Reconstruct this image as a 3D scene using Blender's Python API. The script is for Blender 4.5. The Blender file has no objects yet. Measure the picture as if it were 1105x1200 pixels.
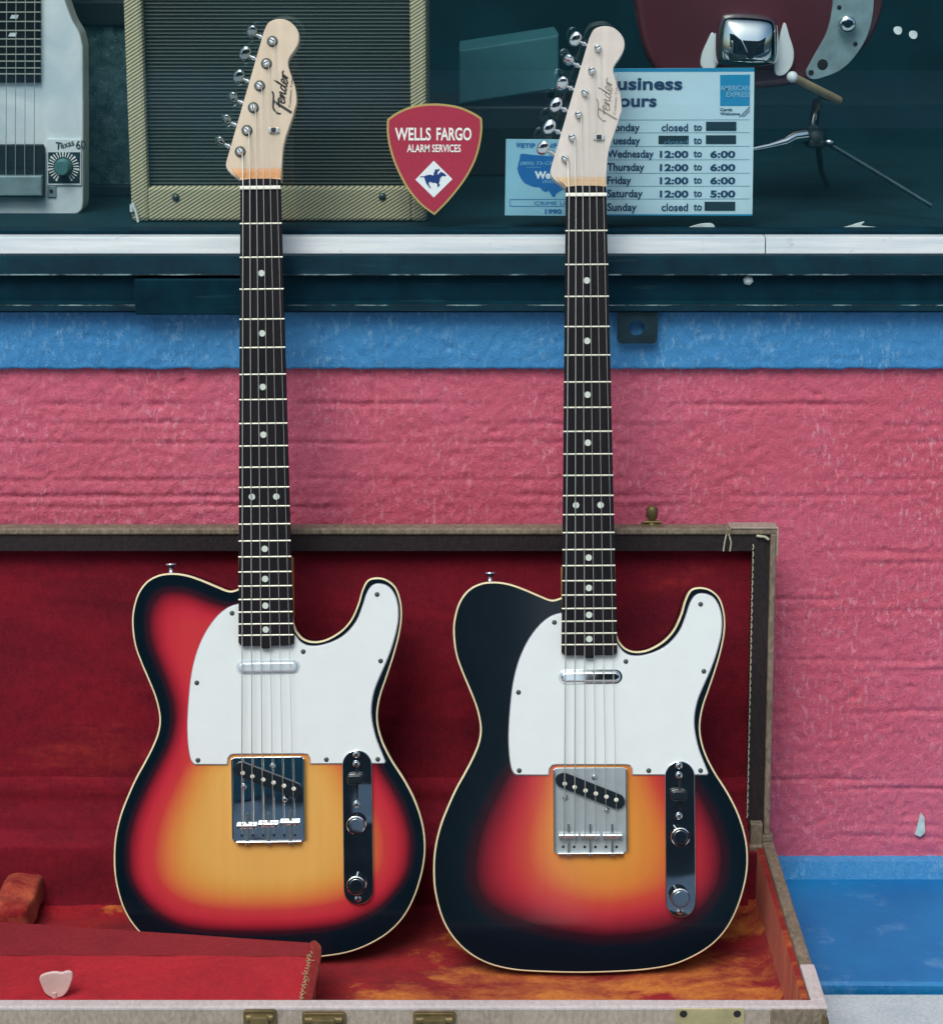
import bpy, bmesh, math, random
import numpy as np
from mathutils import Vector, Matrix, noise
from mathutils.geometry import delaunay_2d_cdt, tessellate_polygon
random.seed(4)
R = math.radians
SC = bpy.context.scene
COL = SC.collection

# ------------------------------------------------------------------ camera
F, TILT, CAMH, CAMD = 2700.0, R(15.0), 1.10, 2.43
cam_data = bpy.data.cameras.new('camera')
cam = bpy.data.objects.new('camera', cam_data); COL.objects.link(cam)
cam.location = (0, -CAMD, CAMH)
cam.rotation_euler = (math.pi/2 - TILT, 0, 0)
cam_data.sensor_fit = 'HORIZONTAL'; cam_data.sensor_width = 36
cam_data.lens = 36*F/1105.0
cam_data.clip_start = 0.05; cam_data.clip_end = 500
SC.camera = cam
# ------------------------------------------------------------------ world, sun, exposure
SUN_EL, SUN_AZ = 52.0, 200.0      # azimuth measured so that the sun stands in front of the wall
w = bpy.data.worlds.new('World'); SC.world = w; w.use_nodes = True
nt = w.node_tree; bg = nt.nodes['Background']
sky = nt.nodes.new('ShaderNodeTexSky'); sky.sky_type = 'NISHITA'; sky.sun_disc = False
sky.sun_elevation = R(SUN_EL); sky.sun_rotation = R(SUN_AZ)
sky.air_density = 1.0; sky.dust_density = 3.5; sky.ozone_density = 1.0
tint = nt.nodes.new('ShaderNodeMix'); tint.data_type = 'RGBA'; tint.blend_type = 'MULTIPLY'; tint.inputs[0].default_value = 1; tint.inputs[7].default_value = (.93, 1.0, .97, 1)
nt.links.new(sky.outputs[0], tint.inputs[6]); nt.links.new(tint.outputs[2], bg.inputs[0]); bg.inputs[1].default_value = 0.115
sl = bpy.data.lights.new('sun', 'SUN'); sl.energy = 1.45; sl.angle = R(30); sl.color = (1, .985, .93)
sun = bpy.data.objects.new('sun', sl); COL.objects.link(sun)
az = R(SUN_AZ)
sd = Vector((math.sin(az)*math.cos(R(SUN_EL)), math.cos(az)*math.cos(R(SUN_EL)), math.sin(R(SUN_EL))))
sun.rotation_euler = sd.to_track_quat('Z', 'Y').to_euler()
SC.view_settings.view_transform = 'Standard'; SC.view_settings.look = 'None'
SC.view_settings.exposure = 0.36; SC.view_settings.gamma = 1
SC.cycles.max_bounces = 8; SC.cycles.transparent_max_bounces = 16

# ------------------------------------------------------------------ geometry helpers
C0 = Vector((0, -CAMD, CAMH)); FW = Vector((0, math.cos(TILT), -math.sin(TILT))); UP = Vector((0, math.sin(TILT), math.cos(TILT)))
def ray(px, py): return FW + Vector((1, 0, 0))*((px-552.5)/F) + UP*((600-py)/F)
def onY(px, py, Y):
    r = ray(px, py); return C0 + r*((Y-C0.y)/r.y)
def onZ(px, py, Z):
    r = ray(px, py); return C0 + r*((Z-C0.z)/r.z)
def onplane(px, py, p, n):
    r = ray(px, py); return C0 + r*((p-C0).dot(n)/r.dot(n))
def zat(py, Y): return onY(552.5, py, Y).z

def tag(o, label=None, cat=None, group=None, kind=None):
    if label: o['label'] = label
    if cat: o['category'] = cat
    if group: o['group'] = group
    if kind: o['kind'] = kind
    return o
def empty(name, loc=(0,0,0), parent=None):
    o = bpy.data.objects.new(name, None); COL.objects.link(o); o.location = loc; o.empty_display_size = .05
    if parent: o.parent = parent
    return o
class MB:
    def __init__(s): s.v = []; s.f = []; s.sm = []
    def add(s, vs, fs, smooth=False, M=None):
        b = len(s.v)
        for p in vs:
            p = Vector(p)
            if M is not None: p = M @ p
            s.v.append(tuple(p))
        for f in fs: s.f.append(tuple(i+b for i in f)); s.sm.append(smooth)
        return s
    def box(s, x0, x1, y0, y1, z0, z1, M=None, bev=0.0):
        if bev > 0:
            bm = bmesh.new(); bmesh.ops.create_cube(bm, size=1)
            for v in bm.verts: v.co = Vector(((x0+x1)/2+v.co.x*(x1-x0), (y0+y1)/2+v.co.y*(y1-y0), (z0+z1)/2+v.co.z*(z1-z0)))
            bmesh.ops.bevel(bm, geom=list(bm.edges), offset=bev, segments=2, profile=.5, affect='EDGES')
            bm.verts.ensure_lookup_table(); bm.verts.index_update()
            s.add([v.co.copy() for v in bm.verts], [[v.index for v in f.verts] for f in bm.faces], False, M); bm.free(); return s
        vs = [(x0,y0,z0),(x1,y0,z0),(x1,y1,z0),(x0,y1,z0),(x0,y0,z1),(x1,y0,z1),(x1,y1,z1),(x0,y1,z1)]
        return s.add(vs, [(0,3,2,1),(4,5,6,7),(0,1,5,4),(1,2,6,5),(2,3,7,6),(3,0,4,7)], False, M)
    def tube(s, pts, r, n=10, cap=True, M=None):
        pts = [Vector(p) for p in pts]; rs = r if isinstance(r, (list, tuple)) else [r]*len(pts)
        vs = []; fs = []; prev = None
        for i, p in enumerate(pts):
            t = (pts[min(i+1, len(pts)-1)] - pts[max(i-1, 0)]).normalized()
            if prev is None: a = t.orthogonal().normalized()
            else: a = (prev - t*prev.dot(t)).normalized()
            prev = a; b = t.cross(a)
            for k in range(n):
                an = 2*math.pi*k/n; vs.append(p + (a*math.cos(an)+b*math.sin(an))*rs[i])
        for i in range(len(pts)-1):
            for k in range(n):
                fs.append((i*n+k, i*n+(k+1)%n, (i+1)*n+(k+1)%n, (i+1)*n+k))
        s.add(vs, fs, True, M)
        if cap:
            m = (len(pts)-1)*n
            s.add(vs[:n], [tuple(range(n-1, -1, -1))], False, M); s.add(vs[m:], [tuple(range(n))], False, M)
        return s
    def lathe(s, prof, axis_o, axis_d, n=24, M=None, sharp=True):
        """prof: list of (radius, height) along axis_d"""
        o = Vector(axis_o); d = Vector(axis_d).normalized(); a = d.orthogonal().normalized(); b = d.cross(a)
        vs = []; fs = []
        for (r, h) in prof:
            for k in range(n):
                an = 2*math.pi*k/n; vs.append(o + d*h + (a*math.cos(an)+b*math.sin(an))*r)
        for i in range(len(prof)-1):
            for k in range(n): fs.append((i*n+k, i*n+(k+1)%n, (i+1)*n+(k+1)%n, (i+1)*n+k))
        s.add(vs, fs, True, M)
        s.add(vs[:n], [tuple(range(n-1,-1,-1))], False, M); s.add(vs[-n:], [tuple(range(n))], False, M)
        return s
    def ellipsoid(s, c, ax, n=16, m=10, M=None):
        """ax: three Vectors (semi axes)"""
        c = Vector(c); vs = []; fs = []
        for i in range(m+1):
            th = math.pi*i/m
            for k in range(n):
                ph = 2*math.pi*k/n
                vs.append(c + ax[0]*(math.sin(th)*math.cos(ph)) + ax[1]*(math.sin(th)*math.sin(ph)) + ax[2]*math.cos(th))
        for i in range(m):
            for k in range(n): fs.append((i*n+k, (i+1)*n+k, (i+1)*n+(k+1)%n, i*n+(k+1)%n))
        return s.add(vs, fs, True, M)
    def prism(s, out, yb, yf, bev=0.0, M=None, front=True, smooth_side=True, back=True, nb=3):
        """out: list of (u,v); plane x=u z=v; front face at y=yf (towards -y), back at y=yb"""
        out = ccw(out); n = len(out); vs = []; fs = []
        rings = [(0, yb)]
        if bev > 0:
            for k in range(nb+1):
                a = math.pi/2*k/nb
                rings.append((bev*(1-math.cos(a)), yf + bev*(1-math.sin(a))))
        else: rings.append((0, yf))
        for (ins, y) in rings:
            for (u, v) in (inset(out, ins) if ins > 0 else out): vs.append((u, y, v))
        for i in range(len(rings)-1):
            for k in range(n): fs.append((i*n+k, i*n+(k+1)%n, (i+1)*n+(k+1)%n, (i+1)*n+k))
        s.add(vs, fs, smooth_side, M)
        if front:
            L = vs[-n:]; s.add(L, tess([(p[0], p[2]) for p in L]), False, M)
        if back:
            L = vs[:n]; s.add(L, [t[::-1] for t in tess([(p[0], p[2]) for p in L])], False, M)
        return s
    def flat(s, out, y, M=None):
        out = ccw(out); return s.add([(u, y, v) for u, v in out], tess(out), False, M)
    def build(s, name, mat, parent=None, weld=False):
        me = bpy.data.meshes.new(name); me.from_pydata(s.v, [], s.f); me.validate(); me.update()
        if len(me.polygons) == len(s.sm):
            me.polygons.foreach_set('use_smooth', s.sm)
        if mat: me.materials.append(mat)
        o = bpy.data.objects.new(name, me); COL.objects.link(o)
        if parent: o.parent = parent
        return o
def area(p): return .5*sum(p[i][0]*p[(i+1)%len(p)][1]-p[(i+1)%len(p)][0]*p[i][1] for i in range(len(p)))
def ccw(p):
    p = [tuple(q) for q in p]
    return p if area(p) > 0 else p[::-1]
def inset(p, d):
    n = len(p); r = []
    for i in range(n):
        a = Vector(p[i-1]); b = Vector(p[i]); c = Vector(p[(i+1)%n])
        e1 = (b-a); e2 = (c-b)
        if e1.length < 1e-9: e1 = e2
        if e2.length < 1e-9: e2 = e1
        e1.normalize(); e2.normalize()
        n1 = Vector((-e1.y, e1.x)); n2 = Vector((-e2.y, e2.x)); m = n1+n2
        if m.length < 1e-6: m = n1
        m.normalize(); k = max(.5, m.dot(n1))
        r.append(tuple(b + m*(d/k)))
    return r
def tess(p):
    t = tessellate_polygon([[Vector((q[0], q[1], 0)) for q in p]]); res = []
    for a in t:
        q = [p[i] for i in a]
        res.append(tuple(a) if area(q) > 0 else tuple(a)[::-1])
    return res
def catmull(pts, k=4, closed=True):
    n = len(pts); out = []
    rng = range(n) if closed else range(n-1)
    for i in rng:
        g = (lambda j: pts[j % n]) if closed else (lambda j: pts[max(0, min(n-1, j))])
        p0, p1, p2, p3 = [Vector(g(i+j)) for j in (-1, 0, 1, 2)]
        for m in range(k):
            t = m/k
            out.append(tuple(.5*((2*p1)+(p2-p0)*t+(2*p0-5*p1+4*p2-p3)*t*t+(3*p1-p0-3*p2+p3)*t**3)))
    if not closed: out.append(tuple(pts[-1]))
    return out
def stadium(c, w, h, n=10):
    """upright stadium w x h"""
    r = min(w, h)/2; p = []
    if h >= w:
        for k in range(n+1): a = math.pi*k/n; p.append((c[0]+r*math.cos(a), c[1]+h/2-r+r*math.sin(a)))
        for k in range(n+1): a = math.pi+math.pi*k/n; p.append((c[0]+r*math.cos(a), c[1]-h/2+r+r*math.sin(a)))
    else:
        for k in range(n+1): a = -math.pi/2+math.pi*k/n; p.append((c[0]+w/2-r+r*math.cos(a), c[1]+r*math.sin(a)))
        for k in range(n+1): a = math.pi/2+math.pi*k/n; p.append((c[0]-w/2+r+r*math.cos(a), c[1]+r*math.sin(a)))
    return p
def rrect(x0, x1, z0, z1, r, n=4):
    p = []
    for (cx, cz, a0) in ((x1-r, z1-r, 0), (x0+r, z1-r, 90), (x0+r, z0+r, 180), (x1-r, z0+r, 270)):
        for k in range(n+1): a = R(a0+90*k/n); p.append((cx+r*math.cos(a), cz+r*math.sin(a)))
    return p
def rect(x0, x1, z0, z1): return [(x0, z0), (x1, z0), (x1, z1), (x0, z1)]
def disc(c, r, n=16): return [(c[0]+r*math.cos(2*math.pi*k/n), c[1]+r*math.sin(2*math.pi*k/n)) for k in range(n)]

def text_geo(body, bold=0.0):
    cu = bpy.data.curves.new('lettering', 'FONT'); cu.body = body; cu.size = 1; cu.offset = bold; cu.resolution_u = 3
    o = bpy.data.objects.new('lettering', cu); COL.objects.link(o)
    dg = bpy.context.evaluated_depsgraph_get(); dg.update()
    me = bpy.data.meshes.new_from_object(o.evaluated_get(dg))
    vs = [(v.co.x, v.co.y) for v in me.vertices]; fs = [tuple(p.vertices) for p in me.polygons]
    bpy.data.objects.remove(o); bpy.data.curves.remove(cu); bpy.data.meshes.remove(me)
    return vs, fs
def put_text(mb, body, x0, x1, zb, cap, y, bold=0.0, capref='H', rot=0, M=None):
    """text from x0 to x1, baseline zb, cap height cap, on plane y facing -y; rot in degrees about (x0,zb)"""
    vs, fs = text_geo(body, bold); cv, _ = text_geo(capref, 0)
    ch = max(v[1] for v in cv); mx = max(v[0] for v in vs); mn = min(v[0] for v in vs)
    sx = (x1-x0)/(mx-mn); sz = cap/ch; c, s_ = math.cos(R(rot)), math.sin(R(rot)); out = []
    for (a, b) in vs:
        u = (a-mn)*sx; v = b*sz
        out.append((x0+u*c-v*s_, y, zb+u*s_+v*c))
    mb.add(out, fs, False, M)
def stroke(mb, pts, wd, y, M=None, n=8):
    """pen stroke polyline of width wd (or list) on plane y"""
    ws = wd if isinstance(wd, (list, tuple)) else [wd]*len(pts)
    L = []; Rr = []
    for i, p in enumerate(pts):
        a = Vector(pts[max(0, i-1)]); b = Vector(pts[min(len(pts)-1, i+1)]); t = (b-a)
        if t.length < 1e-9: t = Vector((1, 0))
        t.normalize(); nn = Vector((-t.y, t.x))*ws[i]/2
        L.append(Vector(p)+nn); Rr.append(Vector(p)-nn)
    vs = [(q.x, y, q.y) for q in L] + [(q.x, y, q.y) for q in Rr]; m = len(pts)
    mb.add(vs, [(i, m+i, m+i+1, i+1) for i in range(m-1)], False, M)

# ------------------------------------------------------------------ materials
def lin(h):
    h = h.lstrip('#'); r = []
    for i in (0, 2, 4):
        c = int(h[i:i+2], 16)/255; r.append(c/12.92 if c <= .04045 else ((c+.055)/1.055)**2.4)
    return tuple(r)+(1,)
class Mat:
    def __init__(s, name, col=(.5,.5,.5,1), rough=.5, metal=0.0, spec=.5, **kw):
        s.m = bpy.data.materials.new(name); s.m.use_nodes = True; s.t = s.m.node_tree; s.b = s.t.nodes['Principled BSDF']
        if isinstance(col, str): col = lin(col)
        s.b.inputs['Base Color'].default_value = col; s.b.inputs['Roughness'].default_value = rough
        s.b.inputs['Metallic'].default_value = metal; s.b.inputs['Specular IOR Level'].default_value = spec
        for k, v in kw.items(): s.b.inputs[k].default_value = v
        s.tc = None
    def n(s, typ, **kw):
        nd = s.t.nodes.new(typ)
        for k, v in kw.items():
            if k in nd.inputs.keys(): nd.inputs[k].default_value = v
            else: setattr(nd, k, v)
        return nd
    def l(s, a, b): s.t.links.new(a, b)
    def co(s):
        if s.tc is None: s.tc = s.n('ShaderNodeTexCoord').outputs['Object']
        return s.tc
    def map(s, scale=(1,1,1), rot=(0,0,0)):
        m = s.n('ShaderNodeMapping'); m.inputs['Scale'].default_value = scale; m.inputs['Rotation'].default_value = rot
        s.l(s.co(), m.inputs['Vector']); return m.outputs[0]
    def noise(s, scale, detail=4, rough=.55, dist=0, vec=None):
        nd = s.n('ShaderNodeTexNoise'); nd.inputs['Scale'].default_value = scale; nd.inputs['Detail'].default_value = detail
        nd.inputs['Roughness'].default_value = rough; nd.inputs['Distortion'].default_value = dist
        s.l(vec if vec is not None else s.co(), nd.inputs['Vector']); return nd.outputs['Fac']
    def ramp(s, fac, stops, interp='LINEAR'):
        nd = s.n('ShaderNodeValToRGB'); cr = nd.color_ramp; cr.interpolation = interp
        while len(cr.elements) < len(stops): cr.elements.new(.5)
        for e, (p, c) in zip(cr.elements, stops):
            e.position = p; e.color = lin(c) if isinstance(c, str) else (c if len(c) == 4 else tuple(c)+(1,))
        s.l(fac, nd.inputs['Fac']); return nd.outputs['Color']
    def mix(s, fac, a, b, mode='MIX'):
        nd = s.n('ShaderNodeMix', data_type='RGBA', blend_type=mode)
        for sock, v in ((nd.inputs[0], fac), (nd.inputs[6], a), (nd.inputs[7], b)):
            if hasattr(v, 'is_linked'): s.l(v, sock)
            elif isinstance(v, str): sock.default_value = lin(v)
            else: sock.default_value = v
        return nd.outputs[2]
    def math(s, op, a, b=None):
        nd = s.n('ShaderNodeMath', operation=op)
        for i, v in enumerate((a, b)):
            if v is None: continue
            if hasattr(v, 'is_linked'): s.l(v, nd.inputs[i])
            else: nd.inputs[i].default_value = v
        return nd.outputs[0]
    def col(s, sock): s.l(sock, s.b.inputs['Base Color']); return s
    def rough(s, sock): s.l(sock, s.b.inputs['Roughness']); return s
    def bump(s, h, dist=.002, strength=1.0):
        nd = s.n('ShaderNodeBump'); nd.inputs['Distance'].default_value = dist; nd.inputs['Strength'].default_value = strength
        s.l(h, nd.inputs['Height'])
        prev = s.b.inputs['Normal']
        if prev.is_linked: s.l(prev.links[0].from_socket, nd.inputs['Normal'])
        s.l(nd.outputs[0], prev); return s

MM = {}
def simple(key, name, col, rough=.5, metal=0, spec=.5, nscale=None, var=.15, bump=0, **kw):
    m = Mat(name, col, rough, metal, spec, **kw)
    if nscale:
        c = lin(col) if isinstance(col, str) else col
        d = tuple(x*(1-var) for x in c[:3])+(1,); e = tuple(min(1, x*(1+var)) for x in c[:3])+(1,)
        nz = m.noise(nscale, 5); m.col(m.ramp(nz, [(.3, d), (.7, e)]))
        if bump: m.bump(nz, bump)
    MM[key] = m.m; return m
# painted masonry
def paint(key, name, base, dark, light, vertical=False):
    m = Mat(name, base, .42, 0, .5)
    big = m.noise(3.2, 4, .6); fine = m.noise(430, 4, .75); sp_ = m.noise(210, 5, .7, 0, m.map((1, 1, .42)))
    med = m.noise(38, 4, .6, 0, m.map((1, 1, .45) if vertical else (1, 1, 1)))
    c1 = m.ramp(big, [(.3, dark), (.72, base)])
    fl = m.ramp(m.noise(11, 5, .65), [(.42, (.12,)*3+(1,)), (.68, (1,1,1,1))]); fl2 = m.ramp(sp_, [(.53, (0,0,0,1)), (.62, (1,1,1,1))])
    f = m.math('MULTIPLY', fl, fl2); f = m.math('MULTIPLY', f, .6)
    c1 = m.mix(1.0, c1, m.ramp(fine, [(.32, (.80,.78,.80,1)), (.62, (1.0,1.0,1.0,1))]), 'MULTIPLY')
    m.col(m.mix(f, c1, light))  # pale flecks: worn paint, plus gloss sheen put into the colour
    m.rough(m.ramp(med, [(.3, (.36,)*3+(1,)), (.7, (.55,)*3+(1,))]))
    m.bump(fine, .0014, 1.0); m.bump(sp_, .0020, .8); m.bump(med, .002, .3)
    MM[key] = m.m
paint('pink', 'pink_masonry_paint', '#de6d8b', '#d0566f', '#ecb4c4')
paint('blue', 'blue_masonry_paint', '#4499d6', '#328acb', '#a0cdea', True)
m = Mat('blue_floor_paint', '#1d6fae', .5); nz = m.noise(5, 5, .6); sp = m.noise(15, 9, .72); f2 = m.noise(220, 4)
c = m.ramp(nz, [(.3, '#045e9b'), (.7, '#1076b2')]); m.col(m.mix(m.math('MULTIPLY', m.ramp(sp, [(.55, (0,0,0,1)), (.68, (1,1,1,1))]), .32), c, '#7faed2'))
m.bump(f2, .0008); m.bump(nz, .004); MM['bluefloor'] = m.m
m = Mat('pale_concrete', '#a9b3ba', .8); nz = m.noise(14, 6, .65); f2 = m.noise(240, 4)
m.col(m.mix(.35, m.ramp(nz, [(.3, '#9fb0ba'), (.7, '#c3ced4')]), m.ramp(f2, [(.35, '#8496a0'), (.65, '#c3ced4')]))); m.bump(f2, .001); MM['concrete'] = m.m
simple('asphalt', 'asphalt', (.026,.05,.062,1), .85, 0, .3, 40, .3, .002)
simple('stucco', 'dark_stucco', (.06,.075,.08,1), .85, 0, .3, 6, .25, .002)
simple('darkglass', 'dark_window_glass', (.01,.02,.025,1), .05)
# window frame
m = Mat('dark_teal_metal_paint', '#0d2a36', .6, 0, .08); nz = m.noise(30, 6, .65); st = m.noise(9, 5, .6, 0, m.map((1, 8, 14)))
c = m.ramp(nz, [(.3, '#02202d'), (.75, '#063140')]); m.col(m.mix(m.math('MULTIPLY', m.ramp(st, [(.62, (0,0,0,1)), (.75, (1,1,1,1))]), .16), c, '#4d7078')); m.bump(nz, .0006); MM['frame'] = m.m
m = Mat('bright_aluminium', '#c9d4da', .45, .25); st = m.noise(12, 5, .6, 0, m.map((.5, 5, 12))); m.col(m.mix(m.math('MULTIPLY', m.ramp(m.noise(55, 7, .75), [(.60, (0,0,0,1)), (.72, (1,1,1,1))]), .45), m.ramp(st, [(.3, '#bccbd5'), (.65, '#dfe6ea')]), '#6f828c')); m.bump(m.noise(25, 4), .0006); MM['alu'] = m.m
m = simple('darkmetal', 'worn_dark_steel', '#163440', .45, .3, .5, 60, .4, .0004)
# glass
g = bpy.data.materials.new('window_glass'); g.use_nodes = True; t = g.node_tree; t.nodes.clear()
out = t.nodes.new('ShaderNodeOutputMaterial'); tr = t.nodes.new('ShaderNodeBsdfTransparent'); gl = t.nodes.new('ShaderNodeBsdfGlossy'); mx = t.nodes.new('ShaderNodeMixShader')
geo = t.nodes.new('ShaderNodeNewGeometry'); dt = t.nodes.new('ShaderNodeVectorMath'); dt.operation = 'DOT_PRODUCT'
t.links.new(geo.outputs['Incoming'], dt.inputs[0]); t.links.new(geo.outputs['Normal'], dt.inputs[1])
def gm(op, a, b=None):
    nd = t.nodes.new('ShaderNodeMath'); nd.operation = op
    for i_, v_ in enumerate((a, b)):
        if v_ is None: continue
        if hasattr(v_, 'is_linked'): t.links.new(v_, nd.inputs[i_])
        else: nd.inputs[i_].default_value = v_
    return nd.outputs[0]
fac = gm('ADD', gm('MULTIPLY', gm('POWER', gm('SUBTRACT', 1.0, gm('ABSOLUTE', dt.outputs['Value'])), 5.0), .9), .085)
gl.inputs['Roughness'].default_value = 0.0; gl.inputs['Color'].default_value = (.75,.95,1,1)
tr.inputs['Color'].default_value = (.92,.975,.985,1)
tcn = t.nodes.new('ShaderNodeTexCoord'); nz_ = t.nodes.new('ShaderNodeTexNoise'); nz_.inputs['Scale'].default_value = 5; nz_.inputs['Detail'].default_value = 7; t.links.new(tcn.outputs['Object'], nz_.inputs['Vector'])
df = t.nodes.new('ShaderNodeBsdfDiffuse'); df.inputs['Color'].default_value = (.05,.55,.72,1); md = t.nodes.new('ShaderNodeMixShader')
t.links.new(gm('MULTIPLY', gm('POWER', nz_.outputs['Fac'], 2.0), .07), md.inputs[0]); t.links.new(tr.outputs[0], md.inputs[1]); t.links.new(df.outputs[0], md.inputs[2])
t.links.new(fac, mx.inputs[0]); t.links.new(md.outputs[0], mx.inputs[1]); t.links.new(gl.outputs[0], mx.inputs[2]); t.links.new(mx.outputs[0], out.inputs[0])
MM['glass'] = g
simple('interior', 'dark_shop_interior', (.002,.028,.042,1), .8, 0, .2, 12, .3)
# velvet
def velvet(key, name, dark, mid, worn, amount=.62, scale=7, stretch=(1,1,1), dist=.5, front=0):
    m = Mat(name, mid, .9, 0, .15); m.b.inputs['Sheen Weight'].default_value = .35; m.b.inputs['Sheen Roughness'].default_value = .4
    m.b.inputs['Sheen Tint'].default_value = (.9,.35,.25,1)
    v = m.map(stretch); a = m.noise(scale, 8, .68, dist, v); b = m.noise(scale*.55, 7, .66, .3, v); fine = m.noise(520, 4, .7)
    base = m.ramp(a, [(.34, dark), (.62, mid)])
    k = m.ramp(b, [(amount, (0,0,0,1)), (min(1, amount+.13), (1,1,1,1))]); k2 = m.ramp(a, [(.38, (0,0,0,1)), (.60, (1,1,1,1))])
    if front:
        sx = m.n('ShaderNodeSeparateXYZ'); m.l(m.co(), sx.inputs[0]); mr = m.n('ShaderNodeMapRange'); m.l(sx.outputs[1], mr.inputs[0])
        mr.inputs[1].default_value = -.27; mr.inputs[2].default_value = -.43; mr.inputs[3].default_value = -.015; mr.inputs[4].default_value = front
        k = m.ramp(m.math('ADD', b, mr.outputs[0]), [(amount, (0,0,0,1)), (amount+.07, (1,1,1,1))])
    fac = m.math('MULTIPLY', k, k2)
    cc = m.mix(fac, base, worn); pile = m.noise(150, 5, .75, 0, m.map((1, 1, .6))); cc = m.mix(1.0, cc, m.ramp(pile, [(.34, (.68,.62,.64,1)), (.60, (1.0,1.0,1.0,1))]), 'MULTIPLY'); m.col(m.mix(.32, cc, m.ramp(fine, [(.35, dark), (.65, mid)])))
    m.bump(fine, .0009, .8); m.bump(a, .004, .4); MM[key] = m.m
velvet('velvet_lid', 'dark_red_plush', '#4a0e1f', '#86182a', '#b54031', .59, 6, (.7, 1, 2.2))
velvet('velvet_floor', 'worn_red_plush', '#5d1220', '#a01f2a', '#e0903f', .485, 13, (.8, 1.3, 1.3), .4, .10)
velvet('velvet_wall', 'orange_red_plush', '#6a141d', '#962224', '#dc8338', .56, 11, (1, 3.2, .5), .3, .13)
velvet('velvet_box', 'bright_red_plush', '#94182a', '#b92434', '#cc4a40', .62, 12)
velvet('velvet_boxshade', 'shaded_dark_red_plush', '#741426', '#8c1a2b', '#a83434', .75, 12)  # darker copy of the box plush, with shade put into its colour
velvet('velvet_cradle', 'rubbed_orange_plush', '#641521', '#942428', '#cf6f4c', .47, 16)
def tolex(key, name, a, b, sc=260, bump=.0012):
    m = Mat(name, a, .6, 0, .4); nz = m.noise(sc, 4, .6, .5, m.map((1, .45, .45))); big = m.noise(11, 4)
    m.col(m.mix(.4, m.ramp(nz, [(.35, b), (.65, a)]), m.ramp(big, [(.3, b), (.7, a)]))); m.bump(nz, bump); MM[key] = m.m
tolex('tolex', 'tan_case_covering', '#aea296', '#83786d')
tolex('tolex_pale', 'pale_worn_case_edge', '#cdc3c4', '#b2a8a8')
tolex('tolex_dark', 'brown_case_covering', '#8f8270', '#554b40')
tolex('rimdark', 'dark_brown_rim', '#251a1e', '#130e11')
tolex('rimtape', 'piping_thread', '#cfc9b4', '#8f8a78', 500)
simple('brass', 'tarnished_brass', '#6e6040', .5, .6, .5, 60, .35)
simple('brass_pale', 'pale_brass_plate', '#b3a980', .45, .55, .5, 50, .2)
simple('hole', 'dark_hole', (.006,.006,.007,1), .8)
simple('pinkplastic', 'pale_pearly_tab', '#cdb2ae', .3, 0, .5, 40, .12)
simple('paleplate', 'brushed_pale_nickel', '#c9d6dd', .45, .5, .5, 90, .12); simple('satin', 'satin_pale_nickel', '#c2ced4', .3, .62, .5, 70, .06); simple('olddark', 'aged_dark_nickel', (.30,.37,.37,1), .16, 1.0)
# guitar
CHB = Mat('chrome', (.72,.77,.79,1), .09, 1.0); nz = CHB.noise(26, 3); CHB.rough(CHB.ramp(nz, [(.35, (.02,)*3+(1,)), (.75, (.05,)*3+(1,))])); CHB.bump(CHB.noise(14, 2), .0006, .5); MM['chrome'] = CHB.m
m = Mat('cloudy_nickel', (.66,.71,.73,1), .24, 1.0); nz = m.noise(60, 4); m.rough(m.ramp(nz, [(.35, (.17,)*3+(1,)), (.75, (.22,)*3+(1,))])); m.bump(m.noise(20, 2), .0004, .4); MM['nickel'] = m.m
def burst(key, name):
    m = Mat(name, (.01,.02,.03,1), .16, 0, .5)
    at = m.n('ShaderNodeAttribute'); at.attribute_name = 'burst'
    wob = m.noise(30, 4); fac = m.math('ADD', at.outputs['Fac'], m.math('MULTIPLY', m.math('SUBTRACT', wob, .5), .025))
    fac = m.math('ADD', fac, m.math('MULTIPLY', m.math('SUBTRACT', m.noise(900, 2), .5), .02))
    c = m.ramp(fac, [(0, '#04131d'), (.14, '#061621'), (.25, '#30111d'), (.37, '#861e2e'), (.49, '#b02c38'), (.62, '#bf4636'), (.78, '#cc7a38'), (1, '#d3953f')] if key == 'burst_b' else [(0, '#04131d'), (.13, '#061621'), (.205, '#3a1420'), (.29, '#96202f'), (.38, '#b92c3c'), (.52, '#bf3a3c'), (.68, '#cd7440'), (.84, '#d3964a'), (1, '#d8a558')])
    gr = m.noise(9, 4, .6, 0, m.map((8, 1, .5))); m.col(m.mix(1.0, c, m.ramp(gr, [(.35, (.95,.94,.93,1)), (.65, (1,1,1,1))]), 'MULTIPLY'))
    m.b.inputs['Coat Weight'].default_value = .5; m.b.inputs['Coat Roughness'].default_value = .06
    m.bump(m.noise(11, 3), .0012, .35)
    MM[key] = m.m
burst('burst_a', 'sunburst_lacquer'); burst('burst_b', 'dark_sunburst_lacquer')
simple('bodyblack', 'black_lacquer', '#04121b', .14, 0, .5, 30, .3)
simple('binding', 'cream_binding', '#dccfa9', .35, 0, .5, 60, .1)
simple('guard', 'white_pickguard_plastic', '#d7dfe1', .2, 0, .5, 40, .02)
simple('guardedge', 'pickguard_core', '#9b9ba6', .4)
def maple(key, name, a, b):
    m = Mat(name, a, .3); gr = m.noise(7, 5, .6, .4, m.map((9, 1, .7))); fl = m.noise(55, 3)
    m.col(m.mix(.3, m.ramp(gr, [(.32, b), (.68, a)]), m.ramp(fl, [(.35, b), (.65, a)]))); MM[key] = m.m
maple('maple_a', 'pale_maple', '#d4c5b1', '#c2b19b'); maple('maple_b', 'whitened_maple', '#d0cac4', '#bdb5ad')
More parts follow.
